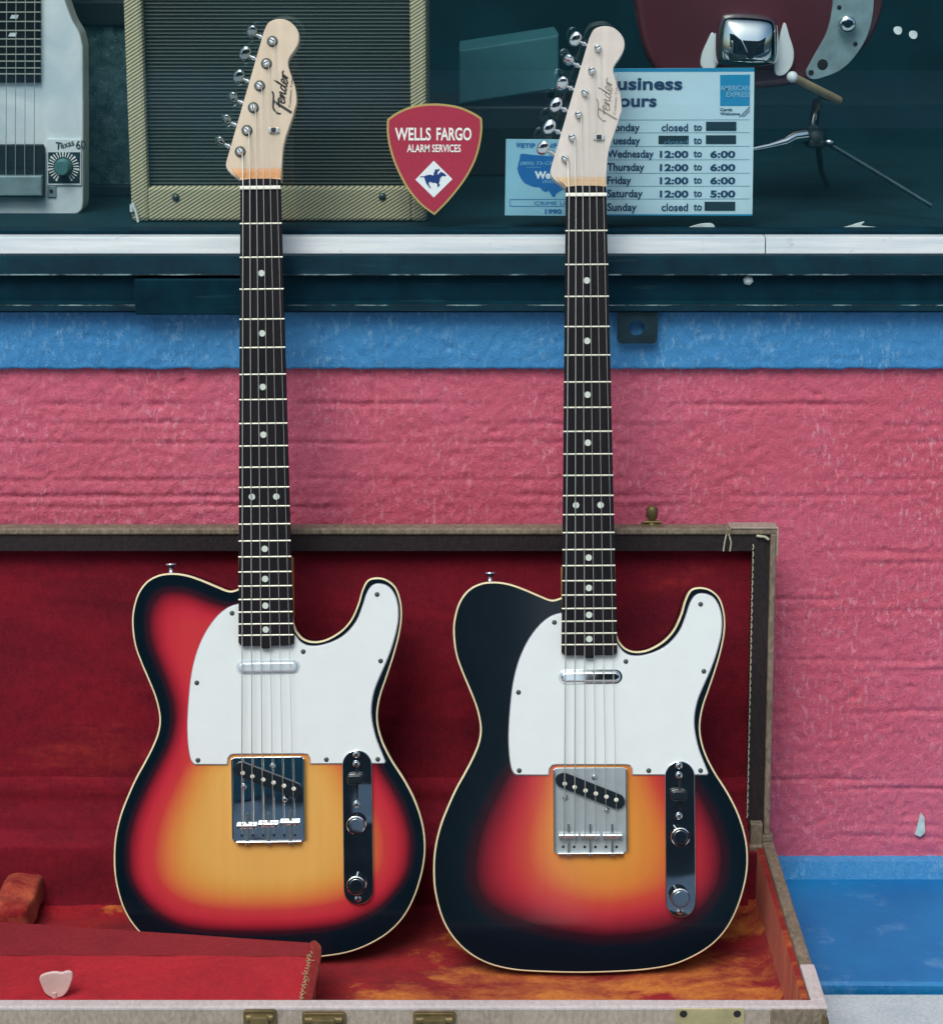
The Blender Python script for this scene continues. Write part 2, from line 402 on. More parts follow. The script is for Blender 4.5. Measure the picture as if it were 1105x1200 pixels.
maple('amber_a', 'amber_maple', '#cf9b6a', '#bb8250'); maple('amber_b', 'tan_maple', '#c9b08f', '#b0916c'); maple('mapleback', 'maple_neck', '#c79b66', '#a87c4a')
m = Mat('rosewood', '#1d1b21', .55, 0, .12); gr = m.noise(18, 5, .6, 0, m.map((10, 1, .6))); m.col(m.ramp(gr, [(.3, '#090d14'), (.72, '#1f191e')])); MM['rosewood'] = m.m
simple('pearl', 'dot_inlay', '#c3ccc4', .3)
simple('fretwire', 'fret_wire', '#dadccb', .32, .45)
simple('string', 'string_wire', '#c6cdc8', .35, .7)
simple('bone', 'bone_nut', '#eceadd', .4)
simple('blackplastic', 'black_plastic', '#0a1a22', .3)
simple('logo', 'black_ink', '#1c1f24', .5); simple('logo_faded', 'faded_grey_ink', '#7b766f', .5)
simple('screw', 'dull_screw', '#4c5a5c', .4, .7)
# shop display things
m = Mat('tweed_cloth', '#b9b48d', .75, 0, .3)
mp = m.map((1,1,1), (0, R(32), 0)); wv = m.n('ShaderNodeTexWave', bands_direction='Z'); wv.inputs['Scale'].default_value = 96; wv.inputs['Distortion'].default_value = .6; wv.inputs['Detail'].default_value = 2
m.l(mp, wv.inputs['Vector']); m.col(m.mix(m.math('MULTIPLY', m.noise(26, 4), .35), m.ramp(wv.outputs['Fac'], [(.25, '#66644f'), (.65, '#dfd5ae')]), '#8e917c')); m.bump(wv.outputs['Fac'], .0003); MM['tweed'] = m.m
m = Mat('ribbed_grille_cloth', '#3a4446', .8, 0, .3)
wv = m.n('ShaderNodeTexWave', bands_direction='Z'); wv.inputs['Scale'].default_value = 80; wv.inputs['Distortion'].default_value = .25; wv.inputs['Detail'].default_value = 2; wv.inputs['Detail Scale'].default_value = 4
m.l(m.co(), wv.inputs['Vector']); wx = m.n('ShaderNodeTexWave', bands_direction='X'); wx.inputs['Scale'].default_value = 150; wx.inputs['Distortion'].default_value = 1.0; m.l(m.co(), wx.inputs['Vector'])
c = m.ramp(wv.outputs['Fac'], [(.55, '#14181a'), (.92, '#666f66')]); m.col(m.mix(m.math('MULTIPLY', wx.outputs['Fac'], .45), c, '#171e22')); m.bump(wv.outputs['Fac'], .0012); MM['grille'] = m.m
m = Mat('sparkle_grille_cloth', '#18333a', .7, 0, .4); vo = m.n('ShaderNodeTexVoronoi'); vo.inputs['Scale'].default_value = 330; m.l(m.map((1,1,1.6)), vo.inputs['Vector'])
sp = m.ramp(vo.outputs['Distance'], [(.18, (1,1,1,1)), (.34, (0,0,0,1))]); kk = m.ramp(m.noise(120, 3), [(.5, (0,0,0,1)), (.62, (1,1,1,1))]); m.col(m.mix(m.math('MULTIPLY', m.math('MULTIPLY', sp, kk), .8), m.ramp(m.noise(90, 4), [(.35, '#1f4650'), (.65, '#55797e')]), '#9fc4be')); MM['sparkle'] = m.m
simple('blackcab', 'black_cabinet', '#0a2129', .6, 0, .4, 60, .2)
m = Mat('pearloid', '#cfdde2', .3); v1 = m.noise(22, 4, .5, .8); sc = m.noise(30, 6, .75, 0, m.map((1,1,.35))); cc = m.ramp(v1, [(.35, '#cbdae2'), (.65, '#e6eff2')]); m.col(m.mix(m.math('MULTIPLY', m.ramp(sc, [(.70, (0,0,0,1)), (.76, (1,1,1,1))]), .5), cc, '#66808e')); MM['pearloid'] = m.m
simple('whiteplastic', 'white_plastic', '#dfe8ea', .35); simple('paintwhite', 'white_paint_flake', '#b9cdcf', .6, 0, .4, 90, .2)
simple('teal_knob', 'dull_teal_knob', '#4d8182', .35, .2); simple('greymetal', 'grey_metal', '#8fa9af', .4, .4, .5, 60, .2)
simple('redbody', 'maroon_lacquer', '#54262f', .25, 0, .5, 8, .2); simple('rubber', 'tan_rubber', '#a08f6c', .7, 0, .4, 40, .15)
simple('teal_reflect', 'dull_teal_reflection', '#3d7480', .6, 0, .3, 5, .3); simple('signwhite', 'pale_sign_card', '#c3dfe9', .5, 0, .4, 30, .03); simple('signblue', 'sign_blue', '#0d89b8', .5); simple('ink', 'navy_ink', '#0b3a63', .5); simple('inkdark', 'black_teal_ink', '#0b2f3c', .5); simple('inkline', 'sign_rule_grey', '#5d8d9f', .5)
simple('tipcard', 'pale_blue_card', '#8fc3d6', .5, 0, .4, 40, .05); simple('mapblue', 'map_blue', '#1067aa', .5); simple('maplight', 'map_lettering', '#7fb9d8', .5); simple('mapwhite', 'bold_white_lettering', '#dcebf2', .5)
simple('shieldred', 'crimson_shield', '#a8314a', .45, 0, .5, 300, .06); simple('gold', 'gold_border', '#b8a568', .45, .1); simple('signletter', 'white_lettering', '#eef2ee', .5); simple('horseblue', 'navy_emblem', '#0f3a78', .5); simple('diamond', 'white_diamond', '#e3eef2', .5)

# ================================================================== SETTING
Y_AP = onZ(552, 1155, 0.0).y                 # front edge of the blue apron
z_ap = zat(1024, 0.0)                        # its height at the wall
b = MB(); b.add([(-30, Y_AP-.006, -.008), (30, Y_AP-.006, -.008), (30, -3.2, -.03), (-30, -3.2, -.03)], [(0, 3, 2, 1)])
tag(b.build('pavement', MM['concrete']), kind='structure')
b = MB(); N = 60
for i in range(N):
    x0, x1 = -4+8*i/N, -4+8*(i+1)/N
    j0, j1 = [.0018*noise.noise(Vector((x*9, 0, 3))) for x in (x0, x1)]
    b.add([(x0, Y_AP+j0, -.001), (x1, Y_AP+j1, -.001), (x1, Y_AP+.004+j1, .002), (x0, Y_AP+.004+j0, .002), (x1, .001, z_ap), (x0, .001, z_ap), (x1, Y_AP+j1, -.03), (x0, Y_AP+j0, -.03)],
          [(0, 1, 2, 3), (3, 2, 4, 5), (7, 6, 1, 0)])
tag(b.build('painted_apron', MM['bluefloor']), kind='structure')
b = MB(); b.box(-30, 30, -3.4, -3.2, -.16, -.028); tag(b.build('kerb', MM['concrete']), kind='structure')
b = MB(); b.add([(-60, -3.4, -.15), (60, -3.4, -.15), (60, -60, -.15), (-60, -60, -.15)], [(0, 3, 2, 1)]); tag(b.build('road', MM['asphalt']), kind='structure')
b = MB(); b.add([(-300, -300, -.2), (300, -300, -.2), (300, 300, -.2), (-300, 300, -.2)], [(0, 1, 2, 3)]); tag(b.build('ground', MM['asphalt']), kind='structure')

op = tag(empty('unseen_building', (0, -13, -.15)), 'unseen dark building across the road, added for its reflections', 'building')
b = MB(); b.box(-16, .40, -18, -13, -.15, 6.5); b.box(.98, 16, -18, -13, -.15, 6.5); b.box(.40, .98, -17.5, -14, -.15, 1.2); o = b.build('wall', MM['stucco'], op); o.matrix_parent_inverse = op.matrix_basis.inverted()  # unseen mass added to darken chrome reflections; its gap shows bright sky
for k in (0, 1, 2, 5, 6):
    b = MB(); b.box(-14+k*4.1, -11.6+k*4.1, -13, -12.96, .9, 2.7); o = b.build('window', MM['darkglass'], op); o.matrix_parent_inverse = op.matrix_basis.inverted()
def opp(name, mat, mb): o = mb.build(name, mat, op); o.matrix_parent_inverse = op.matrix_basis.inverted()
for (xa, xb, za_, zb2) in ((-1.62, -.98, 1.52, 1.86), (-.72, -.56, 1.64, 1.95), (1.10, 2.0, 1.46, 1.80)):
    b = MB(); b.add([(xa, -13, zb2), (xb, -13, zb2), (xb, -12.2, za_), (xa, -12.2, za_), (xa, -12.2, za_-.05), (xb, -12.2, za_-.05)], [(3, 2, 1, 0), (4, 5, 2, 3)]); opp('reflector_strip', MM['guard'], b)  # white strips added out of view to put bright patches in the chrome
b = MB(); b.box(-1.7, -.9, -13.0, -12.9, 1.9, 2.75); opp('teal_reflector', MM['teal_reflect'], b)  # made-up panel, added for a mid-tone reflection in the left bridge
b = MB(); b.box(-30, 30, -13, -10.4, -.15, -.02); tag(b.build('far_pavement', MM['concrete']), kind='structure')

# ---- shop front
shop = tag(empty('shop_front', (0, 0, 0)), 'shop front with pink and blue painted masonry below a dark framed window', 'shop front')
z_pt, z_pb = zat(433, 0.0), zat(1006, 0.0)      # pink field
z_bt = zat(352, 0.0)                            # top of the blue course (under the frame)
YB = -.007
courses = [zat(y, 0) for y in (474, 497, 519, 563, 582, 594, 647, 661, 703, 716, 775, 787, 835, 849, 915, 926, 968, 981)]
def relief(x, z, base, amp, seed, cour):
    v = Vector((x, z, seed))
    d = amp*(noise.noise(v*24)*.2 + noise.noise(v*70)*.3 + noise.noise(Vector((x*150, z*110, seed)))*.4 + abs(noise.noise(v*210))*.5 + noise.noise(v*300)*.25)
    pit = max(0, noise.noise(Vector((x*60, z*75, seed+3)))-.48); d += .008*pit
    rid = 0
    for i, zc in enumerate(cour):
        zz = zc + .0030*noise.noise(Vector((x*9, i*7.3, seed)))
        q = (z-zz)/.0019
        k = max(0, noise.noise(Vector((x*4.5, i*3.1, 9)))*1.2 + noise.noise(Vector((x*17, i*2.1, 4)))*.5 + .42)
        rid += (.0024 if i % 2 == 0 else .0015)*k*math.exp(-q*q) - .0006*k*math.exp(-((z-zz-.006)/.003)**2)
    # broken vertical joints
    if cour:
        ci = sum(1 for zc in cour if z < zc)//2; off = (ci % 2)*.10+.04*math.sin(ci*5)
        q = ((x+off+.003*noise.noise(Vector((x*3, z*60, 1)))) % .205 - .1)/.0022
        rid += .0022*math.exp(-q*q)*max(0, noise.noise(Vector((x*5, z*14, ci)))+.35)
    return base + d + rid
def relief_wall(name, mat, z0, z1, base, amp, seed, cour, step=.0026, edge=None):
    mb = MB(); X0, X1 = -.75, .75; nx = int((X1-X0)/step); nz = max(2, int((z1-z0)/step)); vs = []
    for j in range(nz+1):
        z = z0+(z1-z0)*j/nz
        for i in range(nx+1):
            x = X0+(X1-X0)*i/nx
            fade = min(1, (X1-abs(x))/.06)
            y = base + (relief(x, z, 0, amp, seed, cour))*fade
            zz = z
            if edge and j < 3: zz = z + edge*(3-j)/3*(noise.noise(Vector((x*40, 1, seed)))+.8*noise.noise(Vector((x*110, 2, seed))))
            if edge and j == 0: y = 0.004
            vs.append((x, y, zz))
    fs = [(j*(nx+1)+i, j*(nx+1)+i+1, (j+1)*(nx+1)+i+1, (j+1)*(nx+1)+i) for j in range(nz) for i in range(nx)]
    mb.add(vs, fs, True)
    for (a, c) in ((-4, X0), (X1, 4)): mb.add([(a, base, z0), (c, base, z0), (c, base, z1), (a, base, z1)], [(0, 1, 2, 3)])
    return mb.build(name, mat, shop)
relief_wall('masonry_wall', MM['pink'], z_pb-.004, z_pt+.01, 0.0, .0026, 1.0, courses)
relief_wall('painted_course', MM['blue'], z_pt, z_bt, YB, .0024, 5.0, [], edge=.0016)
# blue skirting bead at the wall foot
mb = MB(); z_sk = zat(1008, -.012)
mb.add([(-4, -.014, z_ap-.004), (4, -.014, z_ap-.004), (4, -.010, z_sk-.003), (-4, -.010, z_sk-.003), (4, .002, z_sk), (-4, .002, z_sk)], [(0, 1, 2, 3), (3, 2, 4, 5)])
mb.build('skirting', MM['blue'], shop)
# masonry either side of and above the window, out of the picture
WZ = zat(278, .02); WTOP = WZ+1.5; WX = 1.7
mb = MB(); mb.box(-4, -WX, .0, .2, z_bt, 3.3); mb.box(WX, 4, .0, .2, z_bt, 3.3); mb.box(-WX, WX, .0, .2, WTOP, 3.3); mb.build('upper_wall', MM['pink'], shop)
# window frame: profile (Y, z) extruded along X
wf = empty('window_frame_base', (0, 0, 0), shop); bpy.data.objects.remove(wf)
z1 = zat(300, -.022); prof = [(.028, zat(301, .028)), (-.016, z1), (-.020, z1-.002), (-.026, zat(321, -.026)), (-.020, zat(323, -.02)), (-.017, zat(326, -.017)), (-.017, zat(352, -.017)), (-.023, zat(357, -.023)), (-.025, zat(364, -.025)), (-.02, zat(366, -.02)), (.03, zat(366, -.02))]
mb = MB(); n = len(prof); mb.add([(-WX-.05, p[0], p[1]) for p in prof]+[(WX+.05, p[0], p[1]) for p in prof], [(i, i+1, n+i+1, n+i) for i in range(n-1)]); 
for f_i in range(len(mb.f)): mb.f[f_i] = mb.f[f_i][::-1]
mb.box(-WX-.06, -WX, -.02, .06, WZ-.02, WTOP+.05); mb.box(WX, WX+.06, -.02, .06, WZ-.02, WTOP+.05); mb.box(-WX, WX, -.02, .06, WTOP, WTOP+.06)
frame = mb.build('window_frame', MM['frame'], shop)
# aluminium bottom rail
mb = MB(); a0, a1 = zat(297.5, -.014), zat(277.5, -.010)
pr = [(.03, a0-.001), (-.013, a0-.001), (-.015, a0+.001), (-.012, a1-.001), (-.010, a1), (-.002, a1+.0004), (.03, a1+.0004)]
n = len(pr)
for (xa, xb) in ((-WX, onY(895, 288, 0).x-.0006), (onY(895, 288, 0).x+.0006, WX)):
    mb.add([(xa, p[0], p[1]) for p in pr]+[(xb, p[0], p[1]) for p in pr], [(n+i, n+i+1, i+1, i) for i in range(n-1)])
    mb.add([(xa, p[0], p[1]) for p in pr], [tuple(range(n))]); mb.add([(xb, p[0], p[1]) for p in pr], [tuple(range(n-1, -1, -1))])
mb.build('sill_strip', MM['alu'], shop)
zb_ = zat(269, .006); mb = MB(); mb.box(-WX, WX, .006, .0285, a1+.0006, zb_, bev=.0012); mb.build('glazing_bead', MM['frame'], shop)
# thin dark lower lip of the strip
mb = MB(); mb.box(-WX, WX, -.0175, -.0165, a0-.006, a0-.0035); mb.build('drip_bead', MM['alu'], frame)
m = Mat('chipped_frame_edge', '#12303a', .5); nz = m.noise(60, 6, .7, 0, m.map((.35, 1, 1))); m.col(m.ramp(nz, [(.50, '#0a222c'), (.60, '#7f9ba0')])); MM['chip'] = m.m
mb = MB(); mb.box(-WX, WX, -.0268, -.0255, zat(322.2, -.026), zat(320.8, -.026)); mb.box(-WX, WX, -.0235, -.0220, zat(358, -.023), zat(356.8, -.023)); mb.build('worn_edge', MM['chip'], frame)
# filler block, bolt, bracket
p0, p1 = onY(157, 327, -.03), onY(283, 369, -.03)
mb = MB(); mb.box(p0.x, p1.x, -.030, -.010, p1.z, p0.z, bev=.0012); mb.build('filler_block', MM['frame'], frame)
p = onY(877, 328.5, -.02); mb = MB(); mb.lathe([(.0058, 0), (.0056, .003), (.0035, .0052), (.001, .0058)], (p.x, -.016, p.z), (0, -1, 0), 6); mb.build('bolt', MM['paintwhite'], frame)
p0, p1 = onY(724, 360, -.016), onY(770, 402, -.016)
hole_c = ((onY(746, 384, -.016).x), onY(746, 384, -.016).z); o_out = rrect(p0.x, p1.x, p1.z, p0.z+.004, .005); h_in = disc(hole_c, .0085, 24)
mb = MB(); pts = [Vector(q) for q in o_out+h_in]; no = len(o_out); ed = [(i, (i+1) % no) for i in range(no)]+[(no+i, no+(i+1) % 24) for i in range(24)]
V, E, FF, *_ = delaunay_2d_cdt(pts, ed, [], 0, 1e-7)
for y, fl in ((-.018, False), (-.0135, True)):
    fs = [f for f in FF if (sum((V[i] for i in f), Vector((0, 0)))/3 - Vector(hole_c)).length > .0084]
    mb.add([(q.x, y, q.y) for q in V], [tuple(f)[::-1] if fl else tuple(f) for f in fs])
for L in (o_out, h_in):
    k = len(L); mb.add([(q[0], -.018, q[1]) for q in L]+[(q[0], -.0135, q[1]) for q in L], [(i, (i+1) % k, k+(i+1) % k, k+i) for i in range(k)], True)
mb.build('bracket', MM['darkmetal'], frame)
# glass pane
mb = MB(); mb.add([(-WX, .030, WZ-.01), (WX, .030, WZ-.01), (WX, .030, WTOP), (-WX, .030, WTOP)], [(0, 1, 2, 3)])
mb.build('glass_pane', MM['glass'], shop)
# display box behind the glass
ZF = zat(268, .034)
mb = MB(); mb.add([(-WX, .034, ZF), (WX, .034, ZF), (WX, .9, ZF), (-WX, .9, ZF)], [(0, 1, 2, 3)]); mb.build('display_floor', MM['interior'], shop)
mb = MB(); mb.add([(-WX, .9, ZF), (WX, .9, ZF), (WX, .9, WTOP), (-WX, .9, WTOP)], [(0, 1, 2, 3)])
mb.add([(-WX, .034, ZF), (-WX, .9, ZF), (-WX, .9, WTOP), (-WX, .034, WTOP)], [(0, 1, 2, 3)]); mb.add([(WX, .034, ZF), (WX, .9, ZF), (WX, .9, WTOP), (WX, .034, WTOP)], [(3, 2, 1, 0)])
mb.add([(-WX, .034, WTOP), (WX, .034, WTOP), (WX, .9, WTOP), (-WX, .9, WTOP)], [(3, 2, 1, 0)]); mb.build('display_walls', MM['interior'], shop)

# ================================================================== GUITARS
class Frame:
    """local frame of a leaning guitar: x right, z up along the neck, -y out of its face"""
    def __init__(s, px, py, Y, lean, roll):
        s.o = onY(px, py, Y); s.M = Matrix.Translation(s.o) @ Matrix.Rotation(-lean, 4, 'X') @ Matrix.Rotation(roll, 4, 'Y'); s.I = s.M.inverted()
        s.n = (s.M.to_3x3() @ Vector((0, -1, 0))).normalized()
    def p(s, px, py, h=0.0):
        q = s.I @ onplane(px, py, s.o + s.n*h, s.n); return (q.x, q.z)
LEAN2 = R(15.7)
fr2 = Frame(692, 1140.5, -.282, LEAN2, 0)
a = fr2.p(686.8, 228, .009); bb = fr2.p(692, 978, .009)
fr2 = Frame(692, 1140.5, -.282, LEAN2, math.atan2(a[0]-bb[0], a[1]-bb[1]))
def T(pts, h=0.0): return [fr2.p(x, y, h) for x, y in pts]
def Z1(pts): return [(500+x*.42508, 650+y*.42508) for x, y in pts]
def Z7(x, y): return (630+x*.19910, 870+y*.19910)
body_px = Z1([(372,118),(345,125),(310,112),(270,95),(230,81),(190,75),(150,79),(115,97),(90,130),(76,175),(73,220),(80,275),(97,325),(118,375),(137,425),(147,475),(143,515),(128,555),(105,600),(80,645),(55,700),(36,750),(22,810),(18,870),(22,930),(40,1000),(70,1055),(115,1100),(170,1130),(240,1147),(330,1153),(430,1155),(530,1152),(610,1146),(680,1133),(740,1108),(790,1075),(830,1030),(860,970),(880,900),(886,840),(880,780),(860,715),(830,655),(795,600),(770,550),(757,505),(755,465),(763,420),(780,370),(800,310),(815,255),(823,205),(821,160),(808,120),(783,97),(755,90),(728,97),(712,125),(700,165),(680,208),(650,240),(610,262),(575,267),(548,258),(530,238)])
BODY = catmull(T(body_px), 4, closed=False) + T(Z1([(522,215),(515,150),(480,120),(420,112),(385,112)]))
guard_a = Z1([(372,162),(345,170),(315,192),(285,230),(262,275),(247,320),(237,370),(230,440),(227,500),(229,550),(234,585),(240,600),(247,606)])
guard_b = Z1([(335,607),(337,590),(345,580),(355,578),(548,578),(560,580),(567,590),(568,606),(655,606),(740,606),(771,606)])
guard_c = Z1([(774,602),(762,572),(748,535),(738,490),(736,450),(744,405),(762,360),(783,312),(800,262),(811,212),(811,170),(802,138),(785,116),(760,108),(740,114),(726,136),(714,172),(697,212),(667,247),(632,268),(594,279),(562,279),(540,268),(526,250)])
GUARD = catmull(T(guard_a), 3, False) + T(guard_b) + catmull(T(guard_c), 3, False) + T(Z1([(524,272),(372,272)]))
def Z4(x, y): return (620+x*.10860, 20+y*.10860)
def Z5(x, y): return (620+x*.10860, 120+y*.10860)
head_px = [Z4(*q) for q in [(650,220),(690,140),(745,104),(820,92),(900,105),(970,155),(1020,225),(1031,300),(1016,370),(975,440),(928,505),(910,560),(916,620),(950,720),(985,830),(998,920),(1000,1000)]]+[Z5(*q) for q in [(985,130),(962,215),(920,335),(880,450),(852,570),(840,700),(834,800)]]
head_px2 = [Z5(*q) for q in [(395,935),(345,885),(280,840),(240,790),(229,740),(245,672)]]
HEAD = catmull(T(head_px), 3, False) + T([Z5(831, 925)]) + catmull(T(head_px2), 3, False)
POSTS = T([Z4(740,335), Z4(675,575), Z4(600,815), Z4(530,1050), Z5(460,375), Z5(385,605)])
BUTTONS = T([Z4(500,232), Z4(425,462), Z4(355,712), Z4(290,942), Z5(220,258), Z5(150,488)], -.012)
NUT = fr2.p(686.8, 228, .009); NV = NUT[1]; NU = NUT[0]
SADV = fr2.p(692, 979.5, .009)[1]; SCALE = NV - SADV

def smooth01(x): x = max(0, min(1, x)); return x*x*(3-2*x)
def body_mesh(kind):
    out = ccw(BODY); inn = inset(out, .0017)
    P = np.array(out); A = P; B = np.roll(P, -1, 0); AB = B-A; L2 = (AB**2).sum(1)+1e-12
    x0, x1 = P[:, 0].min(), P[:, 0].max(); z0, z1 = P[:, 1].min(), P[:, 1].max()
    def dist(q):
        t_ = np.clip(((q-A)*AB).sum(1)/L2, 0, 1); return np.sqrt((((A+AB*t_[:, None])-q)**2).sum(1).min())
    RS = []
    for k in range(len(out)):
        p_, q_ = np.array(out[k]), np.array(out[(k+1) % len(out)]); m_ = max(1, int(np.linalg.norm(q_-p_)/.0012))
        for i_ in range(m_): RS.append((*(p_+(q_-p_)*(i_+.5)/m_), np.linalg.norm(q_-p_)/m_))
    RS = np.array(RS)
    def softdist(q):
        d2 = ((RS[:, :2]-q)**2).sum(1)+1e-9; return (2/math.pi*(RS[:, 2]*d2**-2).sum())**(-1/3)
    def inside(q):
        c = False; n = len(out); j = n-1
        for i in range(n):
            if (out[i][1] > q[1]) != (out[j][1] > q[1]) and q[0] < (out[j][0]-out[i][0])*(q[1]-out[i][1])/(out[j][1]-out[i][1])+out[i][0]: c = not c
            j = i
        return c
    pts = [Vector(p) for p in inn]; n = len(pts)
    s = .0055
    for i in range(int((x1-x0)/s)+1):
        for j in range(int((z1-z0)/s)+1):
            q = (x0+i*s+(s/2 if j % 2 else 0), z0+j*s)
            if inside(q) and dist(np.array(q)) > .0035: pts.append(Vector(q))
    V, E, FF, *_ = delaunay_2d_cdt(pts, [(i, (i+1) % n) for i in range(n)], [], 1, 1e-7)
    me = bpy.data.meshes.new('body'); mb = MB()
    mb.add([(q.x, 0, q.y) for q in V], [tuple(f) for f in FF], True)
    nf = len(V)
    me.from_pydata(mb.v, [], mb.f); me.update(); me.polygons.foreach_set('use_smooth', mb.sm)
    at = me.attributes.new('burst', 'FLOAT', 'POINT')
    vals = []
    for q in V:
        d = dist(np.array((q.x, q.y)))*1000; w_ = smooth01((d-4)/8); d = d*(1-w_)+w_*1.17*1000*softdist(np.array((q.x, q.y))); hz = (q.y-z0)*1000; u = q.x*1000
        bot = 1-smooth01((hz-25)/75)
        # the neck pocket edge is not a sprayed edge
        if kind == 'a':
            e = d + 1 - 17*bot
            top = smooth01((hz-215)/60)
            e = e*(1-.12*top)
            t = e/90
            t = t*(1-smooth01((hz-190)/40)) + min(t, .47)*smooth01((hz-190)/40)
        else:
            left = smooth01((20-u)/110); top = smooth01((hz-190)/90)
            e = d - 2 - 12*left - 10*bot - 34*top*left
            t = e/(112+20*left+16*bot)
        vals.append(max(0, min(1, t)))
    at.data.foreach_set('value', vals)
    return me, out, inn
def lens_strokes():
    """cursive wordmark strokes; s along the reading direction, t upwards (unit: x-height = 1)"""
    return [([(-.9,.35),(-1.0,.9),(-.55,1.6),(.2,1.75),(1.4,1.9),(1.9,2.2)], .30), ([(.55,1.75),(.35,.9),(.1,-.2),(-.15,-1.3)], .42), ([(-.05,.75),(.5,.85),(1.05,1.1)], .26),
            ([(.75,.45),(1.2,.6),(1.35,.9),(1.1,1.02),(.85,.7),(.8,.2),(1.05,.0),(1.5,.3)], .26),
            ([(1.5,.3),(1.75,.95),(1.62,.05),(2.0,.8),(2.25,.95),(2.2,.35),(2.35,.03),(2.6,.3)], .26),
            ([(3.25,.85),(2.95,.95),(2.7,.5),(2.8,.05),(3.1,.2),(3.45,1.1),(3.65,2.1),(3.42,1.1),(3.3,.3),(3.5,.03),(3.75,.3)], .26),
            ([(3.75,.3),(4.15,.6),(4.3,.9),(4.05,1.02),(3.8,.7),(3.78,.2),(4.05,.0),(4.45,.35)], .26), ([(4.45,.35),(4.75,1.0),(4.68,.05),(4.95,.85),(5.3,1.0),(5.55,.85)], .28)]
def make_guitar(fr, kind, label):
    g = empty('electric_guitar'); g.matrix_world = fr.M; tag(g, label, 'guitar', 'sunburst guitars in the open case')
    me, out, inn = body_mesh(kind)
    me.materials.append(MM['burst_'+kind]); body = bpy.data.objects.new('body', me); COL.objects.link(body); body.parent = g
    D = .043; n = len(out)
    # rim: binding ring and black sides
    def ring(lst, name, mat, par):
        mb = MB(); vs = []; fs = []
        for (ins, y) in lst:
            for (u, v) in (inset(out, ins) if abs(ins) > 1e-9 else out): vs.append((u, y, v))
        for i in range(len(lst)-1):
            for k in range(n): fs.append((i*n+k, i*n+(k+1) % n, (i+1)*n+(k+1) % n, (i+1)*n+k))
        mb.add(vs, fs, True); return mb, vs
    mb, _ = ring([(-.0001, .0065), (-.0001, .0012), (.0003, .0003), (.0010, -.0001), (.0018, 0.0001)], 'binding', None, body); mb.build('binding', MM['binding'], body)
    mb, vs = ring([(.006, D), (.002, D-.002), (0, D-.006), (0, .006)], 'body_side', None, body)
    mb.add(vs[:n], [t_[::-1] for t_ in tess([(p[0], p[2]) for p in vs[:n]])]); mb.build('body_side', MM['bodyblack'], body)
    # pickguard
    mb = MB(); mb.prism(GUARD, -.0002, -.0024, .0005, back=False); gd = mb.build('pickguard', MM['guard'], g)
    mb = MB(); gi = inset(ccw(GUARD), -.0008); mb.prism(gi, -.0001, -.0012, 0, back=False); mb.build('guard_edge', MM['guardedge'], gd)
    for q in [(352,187),(253,380),(255,596),(612,596),(755,596),(764,322),(755,137),(549,295)]:
        c = T(Z1([q]), .0024)[0]; mb = MB(); mb.lathe([(.0026, 0), (.0024, .0006), (.0012, .0010)], (c[0], -.0023, c[1]), (0, -1, 0), 12)
        mb.build('screw', MM['screw'], gd)
    # neck: back profile + fingerboard
    hb = .0095
    n0, n1 = NV-.470, NV+.004
    def hw(v): return .0205+(.0282-.0205)*((NV-v)/.470)
    mb = MB(); K = 10; rows = [n0, NV-.35, NV-.2, NV-.05, NV+.006]; vs = []
    for v in rows:
        for k in range(K+1):
            an = math.pi*k/K; vs.append((NU+hw(v)*math.cos(an), -hb+.006+.014*math.sin(an), v))
    mb.add(vs, [(i*(K+1)+k, i*(K+1)+k+1, (i+1)*(K+1)+k+1, (i+1)*(K+1)+k) for i in range(len(rows)-1) for k in range(K)], True)
    mb.box(NU-.0275, NU+.0275, -.004, .02, n0+.004, n0+.09); neck = mb.build('neck', MM['mapleback'], g)
    tp = [(NU-hw(n0)+.003, n0), (NU-.006, n0), (NU-.004, n0-.0028), (NU+.004, n0-.0028), (NU+.006, n0), (NU+hw(n0)-.003, n0), (NU+hw(n0), n0+.004), (NU+hw(NV), NV+.0085), (NU+.010, NV+.0095), (NU-.010, NV+.0095), (NU-hw(NV), NV+.0085), (NU-hw(n0), n0+.004)]
    mb = MB(); mb.prism(tp, -hb+.0062, -hb, .0006, smooth_side=False); fb = mb.build('fingerboard', MM['rosewood'], g)
    frs = [SCALE*(1-2**(-k/12)) for k in range(23)]
    for k in range(1, 22):
        v = NV-frs[k]; mb = MB(); mb.tube([(NU-hw(v)-.0003, -hb+.0001, v), (NU+hw(v)+.0003, -hb+.0001, v)], .00095, 8); mb.build('fret', MM['fretwire'], fb)
    for k in (3, 5, 7, 9, 12, 15, 17, 19, 21):
        v = NV-(frs[k]+frs[k-1])/2
        for du in ((-.0125, .0125) if k == 12 else (0,)):
            mb = MB(); mb.prism(disc((NU+du, v), .0033), -hb+.001, -hb-.0002, 0); mb.build('inlay', MM['pearl'], fb)
    mb = MB(); mb.box(NU-hw(NV)-.0004, NU+hw(NV)+.0004, -hb-.0028, -hb+.004, NV-.0018, NV+.0018, bev=.0006); mb.build('nut', MM['bone'], g)
    # headstock
    mb = MB(); mb.prism(HEAD, .0135, -.0005, .0008, nb=2); hd = mb.build('headstock', MM['maple_'+kind], g)
    # amber slope between the head face and the fingerboard
    mb = MB(); va = NV+.0075; vb = T([Z5(838, 800 if kind == 'b' else 785)])[0][1]; S = 6; vs = []
    for i in range(S+1):
        t_ = i/S; v = va+(vb-va)*t_; y = -.0008-(hb-.0014)*(1-smooth01(t_))**1.3
        wl = -hw(NV)+.0004 if t_ == 0 else None
        ul = NU-hw(NV)-.0098*smooth01(max(0, t_-.05)*1.0) ; ur = NU+hw(NV)+.0002
        vs += [(ul, .004, v), (ul, y, v), (ur, y, v), (ur, .004, v)]
